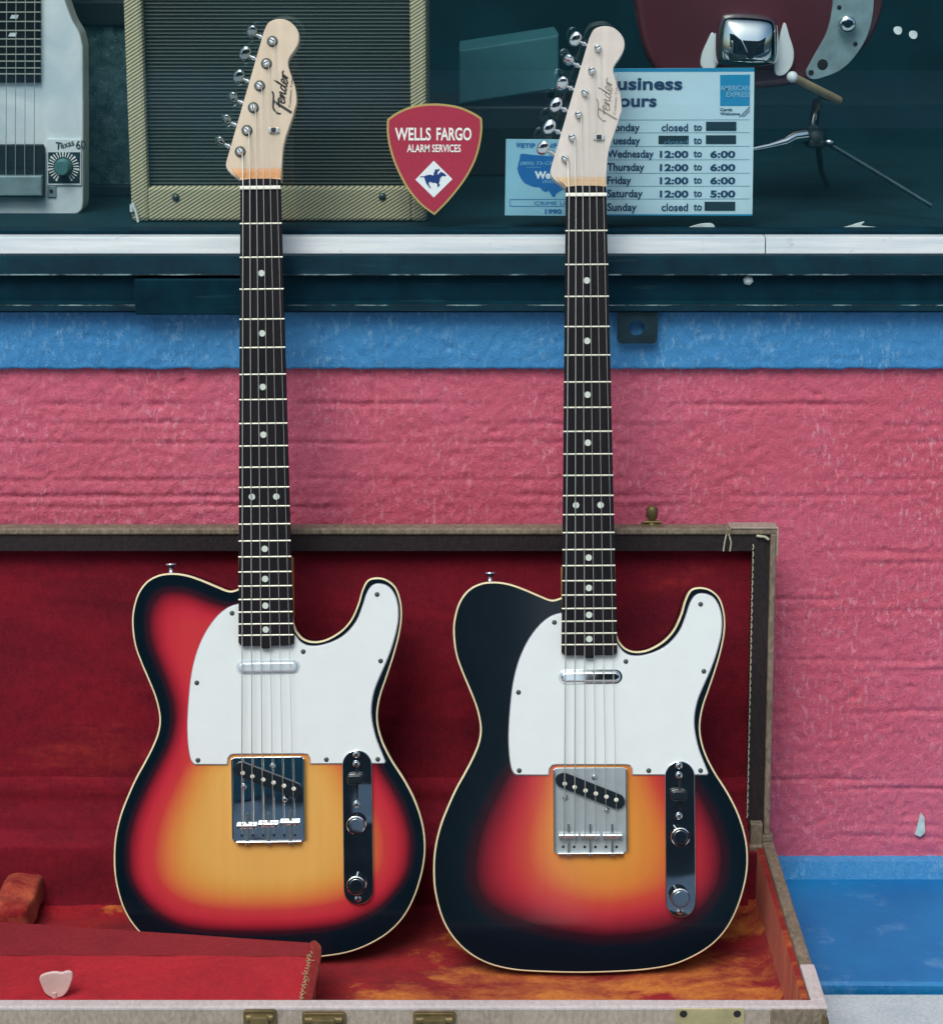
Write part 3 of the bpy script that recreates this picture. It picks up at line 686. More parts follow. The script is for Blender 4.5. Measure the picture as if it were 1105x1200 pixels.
    mb.add(vs, [(i*4+k, i*4+k+1, (i+1)*4+k+1, (i+1)*4+k)[::-1] for i in range(S) for k in range(3)], False); mb.build('head_slope', MM['amber_'+kind], hd)
    # word mark
    inkm = MM['logo'] if kind == 'a' else MM['logo_faded']
    base = T([(709.5, 143)])[0]; unit = .0066; mb = MB()
    for pts, wd in lens_strokes():
        cs = catmull([(p[0]+.22*p[1], p[1]) for p in pts], 5, False)
        ang = R(81 if kind == 'a' else 83); ca, sa = math.cos(ang), math.sin(ang); off = (base[0]+.0035, base[1]+.0065)
        loc = [(off[0]+unit*(s_*ca*1.02-t_*sa), off[1]+unit*(s_*sa*1.02+t_*ca)) for s_, t_ in cs]
        stroke(mb, loc, wd*unit*(1 if kind == 'a' else .62), -.0008)
    c = T([(719.5, 133)])[0]; put_text(mb, 'Custom Telecaster', c[0]+.0015, c[0]+.0015+.0445, c[1]-.001, .0022, -.00085, .006, rot=84 if kind == 'a' else 85)
    mb.build('wordmark', inkm, hd)
    mb = MB(); c = T([(701.5, 161)])[0]; mb.box(c[0]-.0055, c[0]+.0055, -.0035, -.0008, c[1]-.0026, c[1]+.0026, bev=.0006); sg = mb.build('string_guide', MM['nickel'], hd)
    mb = MB(); mb.box(c[0]-.0024, c[0]+.0028, -.0042, -.0033, c[1]-.0023, c[1]+.0023); mb.build('screw', MM['blackplastic'], sg)
    # tuners
    Em = (Vector(BUTTONS[0])-Vector(BUTTONS[5])).normalized(); pd = Vector((-Em.y, Em.x))     # along / away from the head
    for i in range(6):
        P_, B_ = POSTS[i], BUTTONS[i]; dv = Vector((B_[0], .012, B_[1])); tv = Vector((P_[0], .012, P_[1])); ax = (tv-dv).normalized()
        mb = MB(); mb.tube([dv, tv], .0017, 8); mb.lathe([(.0030, .009), (.0030, .0115)], dv, ax, 12)
        mb.box(P_[0]-.008, P_[0]+.008, .0137, .021, P_[1]-.009, P_[1]+.009, bev=.001); tu = mb.build('tuner', MM['nickel'], hd)
        alt = [(20, 0), (62, 1), (35, 0), (12, 0), (8, 0), (25, 0)] if kind == 'b' else [(40, 0), (20, 0), (25, 0), (55, 1), (60, 1), (70, 1)]
        an = R(alt[i][0]); side = Vector((ax.z, 0, -ax.x)); dp = ax.cross(side).normalized()
        e2 = side*math.cos(an)+dp*math.sin(an); e3 = -side*math.sin(an)+dp*math.cos(an)
        mb = MB(); mb.ellipsoid(dv, [ax*.0062, e2*.0082, e3*.0034], 18, 12); mb.build('button', MM['olddark' if kind == 'a' else 'chrome'], tu)
        mb = MB(); mb.lathe([(.0040, -.0002), (.0040, .0022), (.0036, .0030), (.0027, .0034), (.0027, .0075), (.0022, .0080)], (P_[0], -.0005, P_[1]), (0, -1, 0), 16); po = mb.build('post', MM['chrome'], tu)
        mb = MB(); sa = R([30, -25, 35, 80, 45, 60][i] if kind == 'a' else [-30, -20, 35, -15, -20, 35][i]); Mx = Matrix.Translation((P_[0], 0, P_[1])) @ Matrix.Rotation(sa, 4, 'Y')
        mb.box(-.0023, .0023, -.0087, -.0083, -.00055, .00055, Mx); mb.build('slot', MM['hole'], po)
        if kind == 'a':
            mb = MB(); mb.lathe([(.0056, 0), (.0056, .0010), (.0046, .0016)], (P_[0], -.0005, P_[1]), (0, -1, 0), 20); mb.build('ferrule', MM['screw'], po)
    # neck pickup
    pc = T([(691.8, 793.2)], .003)[0]
    mb = MB(); mb.prism(stadium(pc, .0655, .0148), -.002, -.0030, .0004, back=False); np_ = mb.build('neck_pickup', MM['paleplate'] if kind == 'a' else MM['chrome'], g)
    mb = MB(); mb.prism(stadium(pc, .0615, .0118), -.002, -.0062, .0028, back=False, nb=4); mb.build('pickup_cover', MM['paleplate'] if kind == 'a' else MM['chrome'], np_)
    # bridge
    p0 = T([(648, 900)], .002)[0]; p1 = T([(735, 1000.5)], .002)[0]
    mb = MB(); mb.prism(rrect(p0[0], p1[0], p1[1], p0[1], .004), -.0002, -.0020, .0005, back=False)
    br = mb.build('bridge', MM['satin'] if kind == 'b' else MM['chrome'], g)
    mb = MB()
    for (x0_, x1_, z0_, z1_) in ((p0[0], p0[0]+.0014, p1[1]+.004, p0[1]-.001), (p1[0]-.0014, p1[0], p1[1]+.004, p0[1]-.001), (p0[0]+.004, p1[0]-.004, p1[1], p1[1]+.0014)):
        mb.box(x0_, x1_, -.0078, -.0019, z0_, z1_, bev=.0004)
    mb.build('bridge_lip', MM['nickel'], br)
    ca, cb = T([Z7(150, 222)], .004)[0], T([Z7(468, 348)], .004)[0]; mid = ((ca[0]+cb[0])/2, (ca[1]+cb[1])/2); ln = math.hypot(cb[0]-ca[0], cb[1]-ca[1]); ang = math.atan2(cb[1]-ca[1], cb[0]-ca[0])
    st = [(mid[0]+x*math.cos(ang)-y*math.sin(ang), mid[1]+x*math.sin(ang)+y*math.cos(ang)) for x, y in stadium((0, 0), ln+.0155, .0155)]
    mb = MB(); mb.prism(st, -.0018, -.0062, .0006, back=False); pk = mb.build('bridge_pickup', MM['blackplastic'], br)
    for q in [(160,245),(218,265),(282,285),(343,303),(405,322),(463,340)]:
        c = T([Z7(*q)], .006)[0]; mb = MB(); mb.lathe([(.0023, 0), (.0022, .0006), (.0012, .0008)], (c[0], -.0061, c[1]), (0, -1, 0), 12); mb.build('pole_piece', MM['bone'], pk)
    for q in [(335,205),(163,325),(407,402)]:
        c = T([Z7(*q)], .002)[0]; mb = MB(); mb.lathe([(.0032, 0), (.0030, .0012), (.0016, .0019)], (c[0], -.0019, c[1]), (0, -1, 0), 14); mb.build('screw', MM['nickel'], br)
    for i, (xa, xb) in enumerate(((125, 240), (252, 368), (382, 496))):
        dz = (i-1)*.0016 if kind == 'a' else 0
        a_, b_ = T([Z7(xa, 551)], .006)[0], T([Z7(xb, 551)], .006)[0]; cm = ((a_[0]+b_[0])/2, a_[1]+dz)
        mb = MB(); mb.tube([(a_[0], -.0062, a_[1]+dz), (b_[0], -.0062, b_[1]+dz)], .0029, 12)
        for u in (a_[0]+.0018, b_[0]-.0018): mb.tube([(u, -.002, a_[1]+dz-.001), (u, -.0098, a_[1]+dz-.001)], .0015, 8)
        sd_ = mb.build('saddle', MM['nickel'], br)
        mb = MB(); mb.tube([(cm[0], -.0055, cm[1]+.012), (cm[0], -.0055, p1[1]-.0016)], .0013, 8); mb.lathe([(.0024, 0), (.0024, .0016)], (cm[0], -.0055, p1[1]-.0016), (0, 0, 1), 10)
        mb.build('saddle_screw', MM['nickel'], sd_)
    for x in (150, 215, 277, 340, 402, 465):
        c = T([Z7(x, 617)], .002)[0]; mb = MB(); mb.prism(disc(c, .0015, 10), -.0019, -.00215, 0, back=False); mb.build('string_hole', MM['hole'], br)
    # strings: post -> nut -> saddle
    for i in range(6):
        un = NU-.0175+.035*i/5; us = T([Z7(156+i*62, 551)], .009)[0][0]; P_ = POSTS[5-i]
        rr = [.00052, .00047, .0004, .0003, .00026, .00022][i]*1.15; e = -1 if i < 3 else 1
        mb = MB(); mb.tube([(P_[0]+.0026, -.0055, P_[1]-.001), (un, -hb-.003, NV)], rr, 6); mb.tube([(un, -hb-.003, NV), (us, -.0105, SADV+(.0016*((i//2)-1) if kind == 'a' else 0)), (us, -.002, SADV-.010)], rr, 6)
        mb.build('string', MM['string'], g)
    # control plate
    c0, c1 = T([Z7(747, 110)], .002)[0], T([Z7(930, 1030)], .002)[0]; cc = ((c0[0]+c1[0])/2, (c0[1]+c1[1])/2)
    mb = MB(); mb.prism(stadium(cc, c1[0]-c0[0], c0[1]-c1[1], 16), -.0023, -.0042, .0007, back=False); mb.prism(inset(ccw(stadium(cc, c1[0]-c0[0], c0[1]-c1[1], 16)), .0006), -.0001, -.0024, 0, back=False, front=False)
    cp = mb.build('control_plate', MM['chrome'], g)
    for q in ((833,138),(833,195),(833,435),(840,1000)):
        c = T([Z7(*q)], .005)[0]; mb = MB(); mb.lathe([(.0036, 0), (.0033, .0013), (.0018, .0021)], (c[0], -.0041, c[1]), (0, -1, 0), 16); sw = mb.build('screw', MM['nickel'], cp)
        mb = MB(); Mx = Matrix.Translation((c[0], 0, c[1])) @ Matrix.Rotation(R(35), 4, 'Y'); mb.box(-.0016, .0016, -.0064, -.0061, -.0004, .0004, Mx); mb.box(-.0004, .0004, -.0064, -.0061, -.0016, .0016, Mx); mb.build('slot', MM['hole'], sw)
    a_, b_ = T([Z7(836, 225)], .004)[0], T([Z7(836, 400)], .004)[0]; mb = MB(); mb.box(a_[0]-.0011, a_[0]+.0011, -.00435, -.0041, b_[1], a_[1]); mb.build('switch_slot', MM['hole'], cp)
    q = (832, 312) if kind == 'b' else (832, 285); c = T([Z7(*q)], .012)[0]
    mb = MB(); mb.box(c[0]-.0014, c[0]+.0014, -.014, -.0042, c[1]-.002, c[1]+.002); mb.prism(rrect(c[0]-.0085, c[0]+.0085, c[1]-.0055, c[1]+.0055, .004), -.0085, -.0165, .0022); mb.build('switch_tip', MM['blackplastic'], cp)
    for q in ((833, 548), (833, 905)):
        c = T([Z7(*q)], .004)[0]; mb = MB(); pr_ = []; NK = 48
        hs = [(.0098, .0), (.0098, .0145), (.0093, .0155), (.0086, .0157)]; vs = []; fs = []
        for r_, h_ in hs:
            for k in range(NK):
                rr = r_*(1-.03*(k % 2)) if h_ < .015 else r_
                vs.append((c[0]+rr*math.cos(2*math.pi*k/NK), -.0042-h_, c[1]+rr*math.sin(2*math.pi*k/NK)))
        for i in range(3):
            for k in range(NK): fs.append((i*NK+k, (i+1)*NK+k, (i+1)*NK+(k+1) % NK, i*NK+(k+1) % NK)[::-1])
        mb.add(vs, fs, False); mb.add(vs[-NK:], [tuple(range(NK))]); kb = mb.build('knob', MM['chrome'], cp)
        mb = MB(); mb.prism(disc(c, .0068, 24), -.0198, -.0202, .0002, back=False); mb.build('knob_cap', MM['chrome'], kb)
    # strap button
    c = T([(574.5, 681.5)])[0]; mb = MB(); mb.lathe([(.0042, 0), (.0025, .002), (.0022, .006), (.0062, .0085), (.0064, .0098), (.003, .0106)], (c[0], .021, c[1]-.001), (0, 0, 1), 18); mb.build('strap_button', MM['chrome'], g)
    return g
make_guitar(fr2, 'b', 'sunburst electric guitar with wide black edges, leaning upright in front of the hours sign')
# place the left guitar: fit its own picture points to the same local shape
corr = [((270,886),(648,897)), ((360,885),(736,896)), ((280,218),(662.5,228)), ((327,218),(711,228)), ((332,18),(709,30)), ((447,677),(824,688.5)), ((135,1005),(508,1018)), ((500,1000),(877,1010)), ((420,1058),(797,1075)), ((153,735),(531,745)), ((205,673),(582,682))]
LEAN1, ROLL, PX, PY = R(14.8), fr2.M.to_euler().y, 322.0, 1128.0
Y1 = -.258
for it in range(8):
    f1 = Frame(PX, PY, Y1, LEAN1, 0)
    A = np.array([f1.p(*c[0]) for c in corr]); B = np.array([fr2.p(*c[1]) for c in corr])
    am, bm_ = A.mean(0), B.mean(0); H = ((B-bm_).T @ (A-am)); th = math.atan2(H[0,1]-H[1,0], H[0,0]+H[1,1])
    c, s_ = math.cos(th), math.sin(th); t_ = am - np.array([[c, -s_], [s_, c]]) @ bm_
    break
f1.M = f1.M @ Matrix.Translation((t_[0], 0, t_[1])) @ Matrix.Rotation(-th, 4, 'Y'); f1.I = f1.M.inverted()
print('fit', th, t_, 'origin', f1.M.translation, 'guitar2', fr2.M.translation, 'scale len', SCALE)
make_guitar(f1, 'a', 'sunburst electric guitar with broad yellow centre, leaning upright in front of the tweed amplifier')

# ================================================================== GUITAR CASE
case = tag(empty('guitar_case', (0, -.3, 0)), 'open hard guitar case with worn red plush lining holding the two guitars', 'guitar case')
def kid(mb, name, mat, par=None):
    o = mb.build(name, mat, par or case); o.matrix_parent_inverse = (par or case).matrix_basis.inverted() if par is None else Matrix.Identity(4)
    return o
RZ = .108                                       # rim height
FR = onZ(969.5, 1181, RZ); BK = onZ(908, 986, RZ-.004)
XR, XL = FR.x, FR.x-1.10; YF, YK = FR.y, BK.y
FZ = min(fr2.M.translation.z, f1.M.translation.z)-.006
print('case', XR, YF, YK, 'floor', FZ)
WT = .013
mb = MB()
mb.box(XL, XR, YF, YF+WT, .022, RZ, bev=.0022)                # front wall
kid(mb, 'tray_front', MM['tolex'])
mb = MB(); mb.box(XL, XR, YK-WT, YK, .022, RZ-.004, bev=.002); mb.box(XL+.001, XR-.001, YF+.002, YK-.002, .018, .028); kid(mb, 'tray_back', MM['tolex_dark'])
mb = MB(); mb.box(XR-WT, XR-.0004, YF+WT*.6, YK-WT*.6, .0225, RZ-.001, bev=.0022); kid(mb, 'tray_end', MM['tolex_dark'])
mb = MB(); mb.box(XL+.0004, XL+WT, YF+WT*.6, YK-WT*.6, .0225, RZ-.001, bev=.0022); kid(mb, 'tray_end', MM['tolex_dark'])
# pale worn edge tape along the rim
mb = MB(); mb.box(XL, XR+.0008, YF-.0006, YF+WT+.0004, RZ-.0035, RZ+.0012, bev=.0015); kid(mb, 'rim_edging', MM['tolex_pale'])
mb = MB(); mb.box(XR-WT-.0003, XR+.0006, YF+WT, YF+WT+.075, RZ-.004, RZ+.0008, bev=.0014); kid(mb, 'rim_edging', MM['tolex_pale'])
# lining: floor as rolling sheet + walls
mb = MB(); nx, ny = 110, 40; vs = []
for j in range(ny+1):
    for i in range(nx+1):
        x = XL+WT+(XR-XL-2*WT)*i/nx; y = YF+WT+(YK-YF-2*WT)*j/ny
        e = min(x-XL-WT, XR-WT-x, y-YF-WT, YK-WT-y); z = FZ + .02*math.exp(-e/.010) + .0018*noise.noise(Vector((x*14, y*14, 0)))+.001*noise.noise(Vector((x*40, y*40, 2)))
        vs.append((x, y, z))
mb.add(vs, [(j*(nx+1)+i, j*(nx+1)+i+1, (j+1)*(nx+1)+i+1, (j+1)*(nx+1)+i) for j in range(ny) for i in range(nx)], True); kid(mb, 'tray_lining', MM['velvet_floor'])
mb = MB(); mb.box(XR-WT-.006, XR-WT+.001, YF+WT, YK-WT, FZ-.004, RZ-.006, bev=.002); kid(mb, 'end_lining', MM['velvet_wall'])
mb = MB(); mb.box(XL+WT, XR-WT-.006, YK-WT-.006, YK-WT+.001, FZ-.004, RZ-.009, bev=.002); mb.box(XL+WT, XR-WT-.006, YF+WT-.001, YF+WT+.005, FZ-.004, RZ-.006, bev=.002); kid(mb, 'wall_lining', MM['velvet_lid'])
# lid leaning back on the wall
lidlen = .352; lb = math.atan2(.030, lidlen)
LZ = RZ+.004; LM = Matrix.Translation((0, YK-.004, LZ)) @ Matrix.Rotation(-lb, 4, 'X')
LT = None
for L in np.arange(.30, .42, .002):
    q = LM @ Vector((0, 0, L)); v = q-C0; py = 600-F*v.dot(UP)/v.dot(FW)
    if py < 620.5: lidlen = L; break
print('lid', lidlen, LM @ Vector((0, 0, lidlen)))
lid = empty('lid_holder'); bpy.data.objects.remove(lid)
LD = .027; e1 = .007
XRt = (lambda q: (q-C0).dot(FW))(LM @ Vector((0, 0, lidlen)))
XLr = XR-.004
mb = MB(); mb.box(XL, XLr, .0, LD, lidlen-e1, lidlen, LM, .0018); mb.box(XLr-e1, XLr-.0003, .0, LD, .0, lidlen-e1+.001, LM, .0018); mb.box(XL+.0003, XL+e1, 0, LD, 0, lidlen-e1+.001, LM, .0018); mb.box(XL, XLr, LD-.002, LD, .0, lidlen-.001, LM); mb.box(XL+e1, XLr-e1, .012, LD, .0, e1, LM)
lid = kid(mb, 'lid', MM['tolex_dark'])
mb = MB(); tb = .018; mb.box(XL+e1, XLr-e1, .003, .02, lidlen-e1-tb, lidlen-e1+.0005, LM); mb.box(XLr-e1-tb, XLr-e1+.0005, .003, .018, .012, lidlen-e1-tb, LM); mb.box(XL+e1, XL+e1+tb, .003, .02, .012, lidlen-e1-tb, LM); kid(mb, 'lid_inner_rim', MM['rimdark'])
# stitched piping on the right inner rim + loops at the corner
mb = MB(); k = 0
while k < 40:
    z_ = .02+k*.0078
    if z_ < lidlen-e1-.010: mb.tube([LM @ Vector((XLr-e1-tb-.0004, .0015, z_)), LM @ Vector((XLr-e1-tb+.0004, .001, z_+.0030)), LM @ Vector((XLr-e1-tb-.0003, .0015, z_+.0062))], .00075, 5)
    k += 1
for dx in (.0565, .0495): mb.tube([LM @ Vector((XLr-dx, .0015, lidlen-e1-tb)), LM @ Vector((XLr-dx+.0010, .001, lidlen-e1-tb+.010)), LM @ Vector((XLr-dx+.003 if dx > .05 else XLr-dx-.002, .001, lidlen-e1+.001))], .0009, 6)
mb.tube([LM @ Vector((XLr-.022, -.0005, lidlen-.008)), LM @ Vector((XLr-.013, -.001, lidlen-.009)), LM @ Vector((XLr-.009, -.001, lidlen-.012))], .0016, 6)
kid(mb, 'stitching', MM['rimtape'])
mb = MB(); vs = []; nx, ny = 120, 40
for j in range(ny+1):
    for i in range(nx+1):
        x = XL+e1+.002+(XLr-XL-2*e1-.004)*i/nx; z = .004+(lidlen-e1-.008)*j/ny
        y = .0215 + .0016*noise.noise(Vector((x*9, z*22, 4))) + .0022*math.exp(-((z-.055-.004*math.sin(x*9))/.004)**2) - .002*math.exp(-((z-.03)/.006)**2)
        y -= .012*math.exp(-z/.02)
        for (zc_, sl_) in ((.128, .14), (.119, .12), (.10, .05)): y += .0016*math.exp(-((z-zc_-sl_*(x+.45))/.0022)**2)*smooth01((x+.52)/.04)*smooth01((-.30-x)/.05)
        vs.append(LM @ Vector((x, y, z)))
mb.add(vs, [(j*(nx+1)+i, j*(nx+1)+i+1, (j+1)*(nx+1)+i+1, (j+1)*(nx+1)+i) for j in range(ny) for i in range(nx)], True); kid(mb, 'lid_lining', MM['velvet_lid'])
mb = MB(); nx = 120; vs = []
prf = [LM @ Vector((0, .014, .062)), LM @ Vector((0, .010, .048)), LM @ Vector((0, .012, .034)), LM @ Vector((0, .002, .014)), Vector((0, YK-.004, RZ+.010)), Vector((0, YK-.012, RZ+.0035)), Vector((0, YK-.0185, RZ-.001)), Vector((0, YK-.021, RZ-.012)), Vector((0, YK-.0225, FZ+.012)), Vector((0, YK-.030, FZ-.001))]
prf = [Vector((0, q[0], q[1])) for q in catmull([(p.y, p.z) for p in prf], 3, False)]
for p in prf:
    for i in range(nx+1):
        x = XL+e1+.004+(XR-.028-XL-e1-.004)*i/nx; vs.append((x, p.y+.0012*noise.noise(Vector((x*11, p.z*30, 7))), p.z+.001*noise.noise(Vector((x*9, p.z*20, 3)))))
mb.add(vs, [(j*(nx+1)+i, j*(nx+1)+i+1, (j+1)*(nx+1)+i+1, (j+1)*(nx+1)+i)[::-1] for j in range(len(prf)-1) for i in range(nx)], True); kid(mb, 'hinge_lining', MM['velvet_lid'])
# metal corner edging, latch on the top edge
mb = MB(); mb.box(XLr-.050, XLr+.001, -.0012, LD+.001, lidlen-.0005, lidlen+.0014, LM, .0006); mb.box(XLr-.0006, XLr+.0014, -.0012, LD, lidlen-.03, lidlen+.001, LM, .0006); kid(mb, 'corner_guard', MM['tolex'])
q0 = LM @ Vector((onY(765, 606, YK+.03).x, .018, lidlen)); mb = MB()
mb.box(q0.x-.011, q0.x+.011, q0.y-.006, q0.y+.006, q0.z, q0.z+.0022, bev=.0008); mb.lathe([(.0052, .002), (.0035, .004), (.0036, .006), (.0062, .009), (.0066, .018), (.0045, .021)], q0, (0, 0, 1), 16); mb.tube([q0+Vector((-.009, -.002, .004)), q0+Vector((.009, -.002, .004))], .0022, 8)
kid(mb, 'latch', MM['brass'])
# hinge block at the right back corner
mb = MB(); mb.box(XR-.026, XR-.013, YK-.010, YK+.004, RZ-.006, RZ+.020, bev=.001); mb.box(XR-.016, XR-.001, YK-.006, YK+.008, RZ-.003, RZ+.005, bev=.001); kid(mb, 'hinge', MM['tolex_dark'])
# compartment box at the left
BZ = .088
r0, r1 = onZ(-260, 1063, BZ), onZ(371, 1106, BZ); cL, cR = onZ(-260, 1120, BZ+.002), onZ(369, 1121, BZ+.002); fL, fR_ = onZ(-260, 1172, RZ-.02), onZ(357, 1176, RZ-.022)
fL.y = max(fL.y, YF+WT+.006); fR_.y = YF+WT+.006
bxL = XL+WT+.002
def fixL(p, q):   # slide the left end along its edge to the tray end
    k = (bxL-q.x)/(p.x-q.x); return q+(p-q)*k
r0 = fixL(r0, r1); cL = fixL(cL, cR); fL = Vector((bxL, fR_.y, fR_.z))
def grid(mb, a, b_, c_, d_, nu, nv, amp, seed):
    vs = []
    for j in range(nv+1):
        for i in range(nu+1):
            p = (a.lerp(b_, i/nu)).lerp(d_.lerp(c_, i/nu), j/nv); p = p+Vector((0, 0, amp*noise.noise(p*22+Vector((seed, 0, 0))))); vs.append(p)
    mb.add(vs, [(j*(nu+1)+i, j*(nu+1)+i+1, (j+1)*(nu+1)+i+1, (j+1)*(nu+1)+i) for j in range(nv) for i in range(nu)], True)
mb = MB(); grid(mb, fL, fR_, cR, cL, 60, 12, .0012, 1)
mb.add([fR_, Vector((fR_.x, fR_.y, FZ)), Vector((r1.x-.001, r1.y, FZ)), r1-Vector((0, 0, .002)), cR], [(0, 1, 2, 3, 4)])
mb.add([r0, r1, Vector((r1.x, r1.y, FZ)), Vector((r0.x, r0.y, FZ))], [(0, 1, 2, 3)][::-1])
comp = kid(mb, 'compartment', MM['velvet_box'])
mb = MB(); grid(mb, cL, cR, r1, r0, 60, 6, .0008, 2); kid(mb, 'compartment_back', MM['velvet_boxshade'])  # rear strip: shading painted as a darker plush
# padded edge and frayed piping at its right end
mb = MB(); mb.tube([r1+Vector((-.003, 0, -.001)), r1.lerp(cR, .5)+Vector((.001, 0, .0015)), cR+Vector((.002, 0, 0)), cR.lerp(fR_, .5)+Vector((.002, 0, -.001)), fR_+Vector((0, 0, -.002))], [.004, .0048, .0046, .0044, .004], 10); kid(mb, 'padded_edge', MM['velvet_cradle'])
mb = MB(); pts = []
for k in range(60):
    t_ = k/59; p = cR.lerp(fR_, t_)+Vector((-.004+.0022*math.sin(k*1.9), 0, .0042+.0012*math.cos(k*2.3))); pts.append(p)
mb.tube(pts, .0006, 5)
for k in range(9):
    p = cR.lerp(fR_, .08+.1*k)+Vector((-.003, 0, .004)); mb.tube([p, p+Vector((random.uniform(-.006, .004), random.uniform(-.004, .002), .004)), p+Vector((random.uniform(-.008, .006), random.uniform(-.006, .004), .002))], .0004, 4)
kid(mb, 'frayed_piping', MM['rubber'])
# pull tab
tp = [(46,1145),(48,1140),(57,1137),(65,1136),(72,1137),(79,1135),(84,1137),(85,1143),(82,1152),(78,1160),(72,1165),(62,1166),(53,1161),(49,1153)]
tp = [(x, y+4) for x, y in tp]; TY = onZ(65, 1160, RZ-.012).y; mb = MB(); mb.prism(catmull([(onY(x, y, TY).x, onY(x, y, TY).z) for x, y in tp], 3), TY+.003, TY, .001); q = onY(64, 1168, TY); mb.tube([q+Vector((0, .001, .004)), q+Vector((0, .002, -.008))], .0028, 8); kid(mb, 'pull_tab', MM['pinkplastic'])
# neck cradle: plush roll on the tray floor
a_ = onZ(40, 1018, FZ+.032); b_ = onZ(12, 1080, FZ+.02); mb = MB(); pts = []; rad = []
for k in range(13):
    t_ = k/12; p = a_.lerp(b_, t_)+Vector((.002*math.sin(k*1.3), 0, -.004*t_*t_)); pts.append(p); rad.append(.021*(1+.07*math.sin(k*1.7)))
dv_ = (b_-a_); ln_ = dv_.length; Mx = Matrix.Translation((a_+b_)/2) @ Matrix.Rotation(math.atan2(dv_.y, dv_.x), 4, 'Z') @ Matrix.Rotation(R(9), 4, 'Y')
bmx = bmesh.new(); bmesh.ops.create_cube(bmx, size=1); bmesh.ops.subdivide_edges(bmx, edges=list(bmx.edges), cuts=9, use_grid_fill=True)
for v_ in bmx.verts:
    c_ = v_.co; q_ = Vector((c_.x*ln_, c_.y*.040, c_.z*.034)); e_ = Vector((q_.x/(ln_/2), q_.y/.020, q_.z/.017)); m_ = max(abs(e_.x)**6+abs(e_.y)**6+abs(e_.z)**6, 1e-6)**(1/6)/max(abs(e_.x), abs(e_.y), abs(e_.z), 1e-6)
    q_ = q_/m_; q_.z += .0028*math.sin(q_.x*150+1) + .003*noise.noise(q_*60); q_.y *= 1+.12*noise.noise(Vector((q_.x*40, 3, 0))); v_.co = q_
bmx.verts.index_update(); mb.add([v_.co.copy() for v_ in bmx.verts], [[v_.index for v_ in f_.verts] for f_ in bmx.faces], True, Mx); bmx.free(); mb.box(min(a_.x, b_.x)-.01, max(a_.x, b_.x)+.012, b_.y+.004, a_.y, FZ-.002, FZ+.010, bev=.005)
kid(mb, 'neck_cradle', MM['velvet_cradle'])
# front hardware
def fpx(x, y): return onY(x, y, YF-.002)
def hw_plate(x0, x1, y0, name, mat, deep=.0024, hole=False, latch=False):
    a_ = fpx(x0, y0); c_ = fpx(x1, y0); mb = MB(); mb.prism(rrect(a_.x, c_.x, a_.z-.032, a_.z, .0025), YF+.001, YF-deep, .0006)
    o = kid(mb, name, mat)
    if hole:
        for xx in (x0+9, x1-9):
            p = fpx(xx, y0+5); m2 = MB(); m2.lathe([(.0036, 0), (.0030, .0008)], (p.x, YF-deep-.0001, p.z-.001), (0, -1, 0), 14); k2 = m2.build('rivet', MM['hole'], o); k2.matrix_parent_inverse = Matrix.Identity(4)
    if latch:
        m2 = MB(); w_ = c_.x-a_.x; m2.box(a_.x+w_*.22, c_.x-w_*.22, YF-.010, YF-.0024, a_.z-.026, a_.z-.003, bev=.002); m2.tube([(a_.x+.003, YF-.005, a_.z-.006), (c_.x-.003, YF-.005, a_.z-.006)], .0036, 10)
        k2 = m2.build('latch_bar', MM['brass'], o); k2.matrix_parent_inverse = Matrix.Identity(4)
    return o
hw_plate(285, 324, 1184, 'clasp', MM['brass'], .004, latch=True); hw_plate(354, 405, 1187, 'clasp', MM['brass'], .004, latch=True); hw_plate(484, 534, 1187, 'clasp', MM['brass'], .004, latch=True)
hw_plate(792, 873, 1183, 'hinge_plate', MM['brass_pale'], .0014, hole=True); hw_plate(903, 969, 1184, 'corner_plate', MM['tolex_dark'], .0016)
p = fpx(968, 1178); mb = MB(); mb.prism([(p.x-.004, RZ-.004), (p.x+.0035, RZ-.014), (p.x+.005, RZ-.06), (p.x-.004, RZ-.06)], YF+.012, YF-.002, .001); kid(mb, 'corner_guard', MM['brass'])

# ================================================================== STICKERS ON THE GLASS
GY = .0292                                    # just in front of the pane
SY = .0312                                    # cards behind the pane
def onG(pts, Y): return [(onY(x, y, Y).x, onY(x, y, Y).z) for x, y in pts]
# -- shield
def Z3(x, y): return (430+x*.26244, 100+y*.26244)
sh_px = [Z3(*q) for q in [(90,150)]]
top = catmull([Z3(*q) for q in [(90,150),(135,118),(205,90),(300,79),(400,90),(470,117),(513,144)]], 4, False); rt = catmull([Z3(*q) for q in [(513,144),(515,195),(505,265),(484,335),(448,405),(400,472),(350,530),(301,578)]], 4, False); lt = catmull([Z3(*q) for q in [(301,578),(240,532),(180,460),(132,370),(102,285),(89,210),(90,150)]], 4, False)
SH = onG(top+rt[1:]+lt[1:-1], GY)
sh = tag(empty('shield_sticker', (onY(507, 185, GY).x, GY, onY(507, 185, GY).z)), 'crimson alarm company shield with gold border on the window glass', 'sticker')
def skid(mb, name, mat, par): 
    o = mb.build(name, mat, par); o.matrix_parent_inverse = par.matrix_basis.inverted(); return o
mb = MB(); mb.prism(SH, GY+.0003, GY-.0006); skid(mb, 'border', MM['gold'], sh)
mb = MB(); mb.prism(inset(ccw(SH), .0022), GY-.0005, GY-.0009); skid(mb, 'field', MM['shieldred'], sh)
mb = MB(); yy = GY-.0013
a_ = onY(463, 163.5, GY); b_ = onY(508, 163.5, GY); put_text(mb, 'WELLS', a_.x, onY(505, 160, GY).x, a_.z, onY(463, 149.5, GY).z-a_.z, yy, .022); put_text(mb, 'FARGO', onY(511.5, 160, GY).x, onY(552.5, 160, GY).x, a_.z, onY(463, 149.5, GY).z-a_.z, yy, .022)
